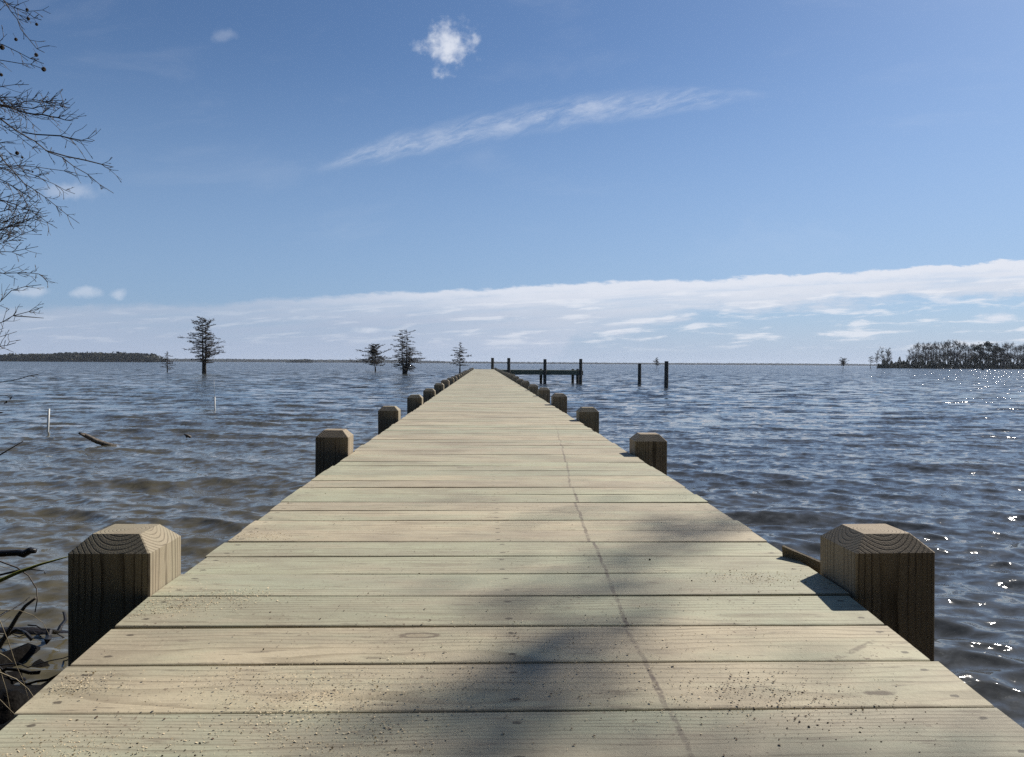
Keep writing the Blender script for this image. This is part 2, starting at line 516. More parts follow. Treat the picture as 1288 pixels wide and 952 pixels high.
def make_deck():
    seams = [1.02, 1.21, 1.397, 1.583, 1.767, 1.955, 2.155, 2.344, 2.526, 2.69, 2.865, 3.045, 3.22]
    gaps = {1.955: .0075, 1.767: .0068, 1.397: .003, 1.583: .004, 1.21: .003, 2.155: .002, 2.344: .0045, 3.22: .006}
    ys = [seams[0]]
    while ys[0] > -1.6:
        ys.insert(0, ys[0] - .187)
    ys += seams[1:]
    while ys[-1] < 69.6:
        ys.append(ys[-1] + rnd.uniform(.179, .189))
    V = []; Fc = []; W = []; Rn = []
    for i in range(len(ys) - 1):
        near = ys[i] < 9
        g0 = gaps.get(ys[i], rnd.choice([.002, .003, .004, .006])) / 2; g1 = gaps.get(ys[i + 1], rnd.choice([.002, .003, .004, .006])) / 2
        if not near:
            g0 = rnd.choice([.0015, .002, .003, .005]); g1 = rnd.choice([.0015, .002, .003])
        y0, y1 = ys[i] + g0, ys[i + 1] - g1
        yc = (y0 + y1) / 2
        x0, x1 = XL + rnd.uniform(-.008, .008), XR + rnd.uniform(-.008, .008)
        lift = rnd.uniform(-.0012, .0012); tilt = rnd.uniform(-.0015, .0015); cup = rnd.uniform(-.0012, .0018)
        nx = 10 if near else 3
        r = (rnd.random(), rnd.random(), rnd.random()); xo = rnd.uniform(-60, 60)
        bow = rnd.uniform(-.0022, .0022) if near else 0; bow2 = rnd.uniform(-.0015, .0015) if near else 0
        bev = .004
        # cross-section, clockwise seen from -X
        prof = [(y0, -.038), (y0, -bev), (y0 + bev * .35, -bev * .3), (y0 + bev, 0.0), (yc, cup), (y1 - bev, 0.0), (y1 - bev * .35, -bev * .3), (y1, -bev), (y1, -.038)]
        b = len(V); m = len(prof)
        for a in range(nx + 1):
            u = a / nx; x = x0 + (x1 - x0) * u
            by = bow * math.sin(u * math.pi) + bow2 * math.sin(u * 2 * math.pi + i)
            if near and abs(y0 - ys[i]) < .0015: by = 0
            wz = .0012 * math.sin(u * 5 + i * 1.7)
            for (yy, zz) in prof:
                Z = float(deck_z(yy)) + zz + lift + wz + tilt * (u - .5)
                V.append((x, yy + by, Z)); W.append((x + xo, yy - yc, zz)); Rn.append(r)
        for a in range(nx):
            for k in range(m):
                k2 = (k + 1) % m
                Fc.append((b + a * m + k, b + (a + 1) * m + k, b + (a + 1) * m + k2, b + a * m + k2))
        Fc.append(tuple(b + k for k in range(m)))
        e = b + nx * m
        Fc.append(tuple(e + k for k in range(m - 1, -1, -1)))
    me = bpy.data.meshes.new('deck'); me.from_pydata(V, [], Fc); me.update()
    for nm, dat in (('wood', W), ('rnd', Rn)):
        at_ = me.attributes.new(nm, 'FLOAT_VECTOR', 'POINT')
        at_.data.foreach_set('vector', np.array(dat, dtype=np.float32).ravel())
    link('deck', me, M['deck'], pier)
    for xc in (XL + .035, (XL + XR) / 2, XR - .035):
        mb = MB()
        seg = [-1.5, .9, 1.41, 1.95, 3.85, 6.15, 30, 69.4]
        for a, bb in zip(seg[:-1], seg[1:]):
            za, zb = float(deck_z(a)) - .041, float(deck_z(bb)) - .041
            b0 = len(mb.v)
            for (yy, zt) in ((a, za), (bb, zb)):
                mb.v += [(xc - .03, yy, zt - .24), (xc + .03, yy, zt - .24), (xc + .03, yy, zt), (xc - .03, yy, zt)]
            for k in range(4):
                mb.f.append((b0 + k, b0 + (k + 1) % 4, b0 + 4 + (k + 1) % 4, b0 + 4 + k))
            if a == seg[0]: mb.f.append((b0 + 3, b0 + 2, b0 + 1, b0))
            if bb == seg[-1]: mb.f.append((b0 + 4, b0 + 5, b0 + 6, b0 + 7))
        mb.build('stringer', M['stringer'], pier)


make_deck()


def make_post_mesh(w=.207, ch=.042, top=.15, bot=-2.9):
    h = w / 2; mb = MB(); e = .004
    def loop(hh, z, ee):
        b = len(mb.v)
        for (sx, sy) in ((-1, -1), (1, -1), (1, 1), (-1, 1)):
            if sx * sy > 0:
                pts = [(sx * hh, sy * (hh - ee)), (sx * (hh - ee), sy * hh)]
            else:
                pts = [(sx * (hh - ee), sy * hh), (sx * hh, sy * (hh - ee))]
            mb.v += [(p[0], p[1], z) for p in pts]
        return b
    L = [loop(h, bot, e), loop(h, top - ch, e), loop(h - ch, top, e * .6)]
    for a, b in zip(L[:-1], L[1:]):
        for k in range(8):
            mb.f.append((a + k, a + (k + 1) % 8, b + (k + 1) % 8, b + k))
    mb.f.append(tuple(L[-1] + k for k in range(8)))
    return mb


post0 = make_post_mesh().build('post', M['post'], pier)
first = True
for k in range(-1, 25):
    for side in (-1, 1):
        Y = 1.955 + 2.87 * k + .1025
        if Y > 69.5: continue
        o = post0 if first else post0.copy()
        if not first:
            COL.objects.link(o); o.parent = pier
        first = False
        jz = rnd.uniform(-.03, .02) if k > 0 else 0
        jy = rnd.uniform(-.08, .08) if k > 1 else 0
        jx = rnd.uniform(0, .012) if k > 0 else 0
        o.location = ((XL - .107 - jx) if side < 0 else (XR + (.120 if k == 0 else .107) + jx), Y + jy, float(deck_z(Y)) + jz)
        o.rotation_euler = (R(rnd.uniform(-.5, .5)), R(rnd.uniform(-.5, .5)), R(rnd.uniform(-.6, .6)))
        if k == 0 and side > 0: o.scale = (1.03, 1.03, 1.0)

# offcut of timber lying against the first right post
A = Vector((.945, 2.345, float(deck_z(2.34)) + .013)); B = Vector((1.04, 2.165, float(deck_z(2.17)) - .012))
mb = MB(); mb.box((-(B - A).length / 2, -.004, -.022), ((B - A).length / 2, .004, .020))
o = mb.build('timber_offcut', M['offcut'], None); d = (B - A).normalized(); nrm = d.cross(Vector((0, 0, 1))).normalized(); up = nrm.cross(d)
nrm2 = (nrm * math.cos(.25) - up * math.sin(.25)).normalized(); up2 = nrm2.cross(d)
o.matrix_world = Matrix.Translation((A + B) / 2) @ Matrix((d, nrm2 * -1, up2)).transposed().to_4x4()
tag(o, 'short dark offcut of timber sticking over the deck edge beside the big right post', 'offcut')

# ------------------------------------------------------------------ sawdust and litter on the planks
def scatter_deck(n, centres, spread_x, spread_y):
    P = []
    for _ in range(n):
        c = rnd.choice(centres)
        x = rnd.gauss(c[0], spread_x * c[2]); y = rnd.gauss(c[1], spread_y * c[2])
        if XL + .01 < x < XR - .01 and .7 < y < 16: P.append((x, y, float(deck_z(y)) + .0025))
    return np.array(P)


P = scatter_deck(9000, [(-.70, 1.28, .8), (-.35, 1.36, 1), (-.45, 1.50, 1), (-.28, 1.45, .8), (-.78, 1.88, .6), (-.65, 1.95, .7), (-.2, 1.3, 1), (0.0, 1.5, 1.3), (-.82, 1.5, .5), (.3, 1.7, 2), (.78, 2.1, .8), (.5, 1.45, 1.3), (-.8, 2.6, .8), (.1, 3.2, 4), (-.7, 1.2, .6)], .11, .05)
v, f = flakes(P, np.minimum(.0024, .0013 * np.exp(rng.normal(size=len(P)) * .45)), .7); o = link('sawdust', mesh_np('sawdust', v, f), M['dust']); tag(o, 'pale sawdust strewn over the nearest planks', 'sawdust', kind='stuff')
P = scatter_deck(2200, [(.55, 1.48, 1), (.60, 1.40, .6), (.45, 1.36, 1.2), (.2, 1.6, 1.5), (.0, 1.45, 1), (.05, 1.7, 1.5), (.7, 2.0, 1), (-.3, 1.9, 2), (0, 3, 5), (.2, 5, 8), (-.6, 1.3, 1), (.75, 1.33, 1), (.35, 1.25, 1.5), (-.4, 1.5, 2), (-.1, 2.4, 4), (.5, 2.2, 3), (.6, 1.45, .5), (.5, 1.47, .35)], .12, .06)
v, f = flakes(P, np.minimum(.0030, .0012 * np.exp(rng.normal(size=len(P)) * .7)), .88); o = link('litter', mesh_np('litter', v, f), M['litter']); tag(o, 'dark specks of leaf litter on the planks', 'leaf litter', kind='stuff')

# ------------------------------------------------------------------ platform at the pier end, mooring piles
def pile_mb(x, y, z0, z1, r, n=12, lean=(0, 0)):
    mb = MB()
    zs = np.linspace(z0, z1, 7)
    mb.tube([(x + lean[0] * (z - z0), y + lean[1] * (z - z0), z) for z in zs], [r * (1.06 - .1 * i / 6) for i in range(7)], n, True, .06)
    return mb


dock = empty('boat_platform', (0, 67.5, 0))
tag(dock, 'dark boat platform on tall piles branching right from the far pier end', 'dock')
zt = float(deck_z(68)) - .02


def dpart(mb, name, mat):
    o = mb.build(name, mat, dock); o.matrix_parent_inverse = Matrix.Translation((0, -67.5, 0)); return o


mb = MB()
yy = 66.7
while yy < 69.4:
    mb.box((XR + .02, yy, zt - .04), (8.75, yy + .178, zt)); yy += .186
dpart(mb, 'platform_deck', M['fascia'])
for yb in (66.62, 69.45):
    mb = MB(); mb.box((XR + .25, yb - .03, zt - .42), (8.8, yb + .03, zt - .045)); dpart(mb, 'fascia', M['fascia'])
for (px, top, Y) in ((640, 450.2, 66.45), (685.5, 451.6, 66.45), (730.5, 451.3, 66.45), (619.5, 450, 69.9)):
    p = at(px, top, Y); dpart(pile_mb(p.x, Y, -1.7, p.z, .145), 'tall_pile', M['pile'])
for (px, Y) in ((680.5, 69.2), (720.5, 69.2), (726.5, 67.4), (640, 69.2)):
    p = at(px, 466, Y); dpart(pile_mb(p.x, Y, -1.7, zt + .1, .13), 'short_pile', M['pile'])

for (px, top, base, lab) in ((804.3, 457.2, 484, 'shorter dark mooring pile standing alone right of the boat platform'), (838, 454.2, 488, 'taller dark mooring pile standing alone furthest right of the boat platform')):
    b = at_z(px, base, 0); t = at(px, top, b.y)
    o = pile_mb(0, 0, -1.7, t.z, .15).build('mooring_pile', M['pile'], None, loc=(b.x, b.y, 0))
    tag(o, lab, 'mooring pile', 'mooring piles standing in the lake')
b = at_z(1236, 465.5, 0); o = pile_mb(0, 0, -1.7, 2.6, .5).build('channel_pile', M['pile'], None, loc=(b.x, b.y, 0))
tag(o, 'small dark pile in the water in front of the wooded island', 'pile')

# white marker pole and thin stake, floating branch
b = at_z(60, 543.5, 0); t = at(61.5, 514, b.y)
mb = MB(); mb.tube([(0, 0, -1.2), (0, 0, 0), (t.x - b.x, 0, t.z)], .027, 12); o = mb.build('marker_pole', M['pvc'], None, True, loc=b); tag(o, 'white plastic marker pole standing in the water near the left shore', 'marker pole')
b = at_z(270, 515, 0); t = at(270, 499, b.y); t2 = at(269, 478, b.y)
mb = MB(); mb.tube([(0, 0, -1), (0, 0, t.z)], .028, 8); mb.tube([(0, 0, t.z), (t2.x - b.x, 0, t2.z)], .006, 5); o = mb.build('stake', M['pvc'], None, True, loc=b); tag(o, 'thin pale stake in the open water left of the pier', 'stake')
Yb = 15.7
pts = [at(x, y, Yb + i * .06) for i, (x, y) in enumerate(((99, 544.5), (106, 547), (114, 551), (122, 555), (131, 558), (140, 561), (149, 563), (158, 565)))]
b = Vector((pts[-1].x, pts[-1].y, 0))
mb = MB(); mb.tube([p - b for p in pts], [.022, .040, .046, .05, .052, .056, .06, .05], 9, True, .3)
mb.tube([pts[1] - b, at(101, 545.6, Yb - .1) - b], [.03, .012], 6, True, .2); mb.tube([pts[6] - b + Vector((0, -.1, 0)), at(141, 566.5, Yb) - b], [.03, .008], 6)
o = mb.build('driftwood_branch', M['drift'], None, True, loc=b); tag(o, 'crooked driftwood branch rising out of the water left of the pier', 'branch')
p = at_z(234, 549.5, 0)
mb = MB(); mb.tube([at(240, 549.8, p.y) - p, at(235.5, 547.8, p.y) - p, at(231.5, 545.8, p.y) - p], [.03, .03, .012], 7, True, .3); mb.tube([at(236, 550, p.y) - p, at(233.4, 547, p.y) - p], [.03, .02], 7)
o = mb.build('stick', M['drift'], None, True, loc=p); tag(o, 'small dark stub of wood poking out of open water', 'stick')

# ------------------------------------------------------------------ trees
def np_link(name, parts, mat, parent=None):
    vs = []; fs = []; b = 0
    for v, f in parts:
        vs.append(v); fs.append(f + b); b += len(v)
    return link(name, mesh_np(name, np.concatenate(vs), np.concatenate(fs)), mat, parent)


def cypress(name, label, group, base, h, half, seed, stems=((0, 1.0),), low=.12, peak=.35, droop=-.05, top_thin=.15, dens=1.0, tw=.02, twist=0.0, cat='tree'):
    rs = np.random.default_rng(seed)
    root = empty(name, base); tag(root, label, cat, group)
    tr = MB()
    P0 = []; P1 = []; A = []; B = []
    for (sx, sh) in stems:
        H = h * sh; nz = 9
        pts = [(sx * (.25 + .75 * min(1, i / 3)) + .03 * H * twist * math.sin(i * 1.3 + seed), .02 * H * twist * math.cos(i * 1.7), H * (i / (nz - 1)) ** 1.05 - (.6 if i == 0 else 0)) for i in range(nz)]
        r0 = h * .019
        rr = [r0 * 1.8, r0 * 1.25] + [r0 * (1 - i / (nz - 1)) * .85 + .02 for i in range(2, nz)]
        tr.tube(pts, rr, 8, True, .15)
        pa = np.array(pts)
        nb = int(50 * dens)
        for b in range(nb):
            t = low + (1 - low) * (b + rs.uniform(0, 1)) / nb
            z = t * H
            o = np.array([np.interp(z, pa[:, 2], pa[:, 0]), np.interp(z, pa[:, 2], pa[:, 1]), z])
            prof = (np.interp(t, [low, peak, .75, 1.0], [.62, 1.0, .62, top_thin]))
            L = half * prof * rs.choice([rs.uniform(.35, .8), rs.uniform(.8, 1.25)])
            an = b * 2.4 + rs.uniform(-.5, .5)
            dz = droop + .35 * max(0, t - .5) + rs.uniform(-.14, .16)
            d = np.array([math.cos(an), math.sin(an), dz])
            n = 4; q = o.copy(); r = max(.016, h * .0050 * (1 - t * .6))
            for s in range(n):
                d2 = d + rs.normal(size=3) * np.array([.18, .18, .10]); q2 = q + d2 * L / n
                P0.append(q); P1.append(q2); A.append(r * (1 - s / n) + tw * .4); B.append(r * (1 - (s + 1) / n) + tw * .35)
                for _ in range(max(3, int(5 * dens))):
                    w = rs.uniform(0, 1); s0 = q + (q2 - q) * w
                    side = np.array([-d2[1], d2[0], 0]) * rs.choice([-1, 1])
                    dd = d2 * .7 + side * rs.uniform(.3, .9) + np.array([0, 0, rs.uniform(-.15, .45)])
                    l = L * rs.uniform(.12, .30) * (1 - .12 * s)
                    e = s0 + dd * l
                    P0.append(s0); P1.append(e); A.append(tw); B.append(tw * .6)
                    for _ in range(5):
                        m0 = s0 + (e - s0) * rs.uniform(.2, 1)
                        P0.append(m0); P1.append(m0 + (dd * .5 + rs.normal(size=3) * .5) * l * .55); A.append(tw * .7); B.append(tw * .4)
                q = q2
    tr.build('trunk', M['far_twig'], root, True)
    np_link('crown', [prisms(P0, P1, A, B)], M['far_twig'], root)
    return root


def base_of(px, py):
    return at_z(px, py, 0)


GC = 'bald cypresses standing out in the lake'
b = base_of(256.5, 469.8); S = b.y / F
cypress('cypress_tree', 'tallest bare cypress in the lake left of the pier, standing far from the shore', GC, b, 68 * S, 23 * S, 3, stems=((-1.5 * S, 1.0), (2.5 * S, .97)), low=.20, peak=.52, droop=.04, top_thin=.5, dens=1.0, tw=.024)
b = base_of(210.5, 467.8); S = b.y / F
cypress('cypress_tree', 'small thin bare cypress next to the tallest one at left', GC, b, 26 * S, 9 * S, 5, low=.12, peak=.3, dens=.8, tw=.026)
b = base_of(472, 466.8); S = b.y / F
cypress('cypress_tree', 'low wide bare cypress with a bird nest in its top', GC, b, 33.5 * S, 26 * S, 8, low=.20, peak=.36, droop=.05, top_thin=.2, dens=1.0, tw=.034, twist=.5)
nb = b
b = base_of(508.5, 470.2); S = b.y / F
cypress('cypress_tree', 'twin stemmed bare cypress between the nest tree and the pier', GC, b, 54 * S, 20 * S, 12, stems=((-2.6 * S, .93), (3.2 * S, 1.0), (6.0 * S, .62)), low=.12, peak=.40, top_thin=.45, dens=.85, tw=.023, twist=.2)
b = base_of(578.5, 469.0); S = b.y / F
cypress('cypress_tree', 'slim bare cypress right behind the left pier posts', GC, b, 38.5 * S, 15 * S, 21, low=.22, peak=.38, dens=.8, tw=.034)
b = base_of(826, 463.0); S = b.y / F
cypress('cypress_tree', 'tiny far cypress seen between the two mooring piles', GC, b, 13 * S, 5.5 * S, 25, low=.25, peak=.4, top_thin=.4, dens=.6, tw=.07, droop=.15)
b = base_of(1060.5, 463.5); S = b.y / F
cypress('cypress_tree', 'round headed small tree standing alone left of the wooded island', GC, b, 12.5 * S, 6.5 * S, 31, low=.25, peak=.55, top_thin=.5, dens=.8, tw=.08, droop=.25)
b = base_of(1095, 463.3); S = b.y / F
cypress('cypress_tree', 'thin flat topped small tree just off the left tip of the wooded island', GC, b, 15 * S, 4.5 * S, 37, low=.45, peak=.8, top_thin=.7, dens=.45, tw=.08)
# nest
S = nb.y / F
rs = np.random.default_rng(4); n = 260
c = np.array([nb.x - 2.0 * S, nb.y, 24.5 * S]); a = rs.normal(size=(n, 3)); a /= np.linalg.norm(a, axis=1, keepdims=True)
p = a * np.array([2.5, 2.5, 2.0]) * S * rs.uniform(.5, 1, (n, 1)); tdir = np.cross(a, rs.normal(size=(n, 3))) * .35
o = np_link('bird_nest', [prisms(p - tdir, p + tdir, .05, .04)], M['far_twig']); o.location = c
tag(o, 'dark bulky stick nest high in the low wide cypress', 'nest')

# ------------------------------------------------------------------ wooded island on the right
ISL = at_z(1160, 463.4, 0).y


def island():
    xs0, xs1 = at(1102, 463, ISL).x, at(1330, 463, ISL).x
    cx, hx = (xs0 + xs1) / 2, (xs1 - xs0) / 2
    th = np.linspace(0, 2 * math.pi, 61)[:-1]; rad = np.linspace(.02, 1, 9)
    T, Rr, f = polar(th, rad)
    V = np.stack([(cx + 14) + hx * .95 * np.cos(T) * Rr, ISL + 26 + 25 * np.sin(T) * Rr, .9 - 2.2 * Rr ** 4], -1).reshape(-1, 3)
    f = f[:, ::-1]
    o = link('island', mesh_np('island', V, f, True), M['wood_mass']); tag(o, kind='structure')
    S = ISL / F

    def bare_mesh(h, spread, seed):
        rs = np.random.default_rng(seed); P0 = []; P1 = []; A = []; B = []
        tr = MB(); H = h
        tr.tube([(0, 0, -1), (.1, 0, H * .3), (-.1, .1, H * .62), (.1, 0, H * .9)], [.34, .28, .2, .07], 6)
        for i in range(34):
            t = rs.uniform(.22, .95); an = rs.uniform(0, 6.28); o = np.array([0, 0, t * H])
            d = np.array([math.cos(an), math.sin(an), rs.uniform(.5, 1.3)]); L = spread * rs.uniform(.5, 1.0) * (1.25 - t * .7)
            e = o + d * L * .8; P0.append(o); P1.append(e); A.append(.09); B.append(.06)
            for _ in range(7):
                s0 = o + (e - o) * rs.uniform(.25, 1); dd = d * .6 + rs.normal(size=3) * .6
                e2 = s0 + dd * L * .42; P0.append(s0); P1.append(e2); A.append(.045); B.append(.03)
                for _ in range(4):
                    m0 = s0 + (e2 - s0) * rs.uniform(.3, 1); P0.append(m0); P1.append(m0 + (dd + rs.normal(size=3) * .7) * L * .2); A.append(.034); B.append(.022)
        return tr, prisms(P0, P1, A, B)

    def ever_mesh(h, spread, seed):
        rs = np.random.default_rng(seed); tr = MB(); tr.tube([(0, 0, -1), (0, 0, h * .9)], [.35, .1], 6)
        pts = []
        for i in range(26):
            t = rs.uniform(.3, 1); an = rs.uniform(0, 6.28); rr = spread * math.sqrt(rs.uniform(0, 1)) * np.interp(t, [.3, .55, .85, 1], [.7, 1, .75, .25])
            c = np.array([rr * math.cos(an), rr * math.sin(an), t * h - .6])
            pts.append(c + rs.normal(size=(60, 3)) * np.array([.9, .9, .6]))
        return tr, flakes(np.concatenate(pts), .42)

    protos = {}
    def place(kind, var, x, Y, h, label, group):
        key = (kind, var)
        if key not in protos:
            tr, cr = (bare_mesh(17, 3.6, 100 + var) if kind == 'bare' else ever_mesh(17, 5.0, 200 + var))
            root = empty('bare_tree' if kind == 'bare' else 'evergreen_tree')
            tr.build('trunk', M['island_twig'], root); np_link('crown', [cr], M['island_twig' if kind == 'bare' else 'evergreen'], root)
            protos[key] = root
        else:
            root = copy_tree(protos[key])
        s = h / 17
        root.location = (x, Y, .3); root.scale = (s * rnd.uniform(.85, 1.1), s, s); root.rotation_euler = (0, 0, rnd.uniform(0, 6.28))
        tag(root, label, 'tree', group)

    gb = 'bare trees on the wooded island'
    for (px, top) in ((1107, 442), (1111, 438.5), (1116, 438.5), (1121, 440.5)):
        place('bare', rnd.randrange(3), at(px, 463, ISL + rnd.uniform(8, 20)).x, ISL + rnd.uniform(8, 20), (463.4 - top) * S, 'bare tree in the short clump at the left end of the wooded island', gb)
    px = 1144.0
    while px < 1330:
        Y = ISL + rnd.uniform(6, 34); top = 431.5 + rnd.uniform(-2.5, 3.0) - (4 if 1186 < px < 1206 else 0) + (5 if px < 1150 else 0)
        if not (1227 < px < 1262 and rnd.random() < .5):
            place('bare', rnd.randrange(4), at(px, 463, Y).x, Y, (463.4 - top) * S, 'tall bare tree in the crowded middle of the wooded island', gb)
        px += rnd.uniform(2.6, 4.8)
    for (px, top, lab) in ((1233, 430.5, 'tall dark evergreen crown rising over the right half of the wooded island'), (1243, 429, 'tall dark evergreen crown rising over the right half of the wooded island'), (1250, 432.5, 'tall dark evergreen crown rising over the right half of the wooded island'), (1258, 436, 'lower dark evergreen sloping down near the right edge of the wooded island')):
        place('evergreen', rnd.randrange(2), at(px, 463, ISL + 16).x, ISL + 16, (463.4 - top) * S, lab, 'evergreens on the wooded island')
    # thicket along the waterline
    n = 30000; xx = rng.uniform(xs0 + 1, xs1 - 1, n)
    hh = np.interp(xx, [xs0, xs0 + 6, xs0 + 16, xs0 + 40, xs1], [2, 6, 6.5, 8, 8]) * (.75 + .35 * np.sin(xx * .9) * np.sin(xx * .37 + 1) + .15 * np.sin(xx * 2.3))
    dY = 5 + rng.uniform(0, 30, n)
    P = np.stack([xx * (1 + dY / ISL), ISL + dY, hh * rng.uniform(0, 1, n) ** 1.3], -1)
    v, f = flakes(P, .36); o = link('undergrowth', mesh_np('undergrowth', v, f), M['evergreen']); tag(o, 'dark thicket along the waterline of the wooded island', 'undergrowth', kind='stuff')


island()

# ------------------------------------------------------------------ headland, islet and far shore
def wood_mass(name, label, x0, x1, Y, depth, n, hprof, size, cat='woods'):
    xx = rng.uniform(x0, x1, n); u = (xx - x0) / (x1 - x0)
    w = 10.0
    crown = .86 + .10 * np.sin(xx / w * 2.1) * np.sin(xx / w * .77 + 2) + .08 * np.sin(xx / w * 5.3 + 1)
    hh = np.interp(u, [p[0] for p in hprof], [p[1] for p in hprof]) * crown
    P = np.stack([xx, Y + rng.uniform(0, depth, n), hh * rng.uniform(0, 1, n) ** .8], -1)
    v, f = flakes(P, size)
    o = link(name, mesh_np(name, v, f), M['wood_mass']); tag(o, label, cat, kind='stuff')


Yh = 1350.0
wood_mass('woods', 'dark wooded headland across the water at far left', at(-160, 455, Yh).x, at(192, 455, Yh).x, Yh, 60, 15000, [(0, 12), (.45, 13), (.62, 15), (.66, 17.5), (.9, 17.5), (.97, 15), (1, 6)], 2.3)
Yi = 2400.0
wood_mass('islet_woods', 'tiny wooded islet on the horizon between the tall cypress and the nest tree', at(360, 455, Yi).x, at(391, 455, Yi).x, Yi, 40, 1500, [(0, 3), (.35, 9), (.55, 12), (.9, 11), (1, 4)], 2.6)
Ys = 4300.0
wood_mass('treeline', 'hazy blue line of woods along the far shore', at(150, 455, Ys).x, at(560, 455, Ys).x, Ys, 100, 16000, [(0, 15), (.3, 17), (.6, 15), (.85, 18), (1, 10)], 5.0)
wood_mass('low_treeline', 'lower hazy line of woods on the right of the far shore', at(540, 455, Ys + 500).x, at(1400, 455, Ys + 500).x, Ys + 500, 100, 22000, [(0, 11), (.3, 8), (.5, 11), (.75, 7), (1, 8)], 5.0)


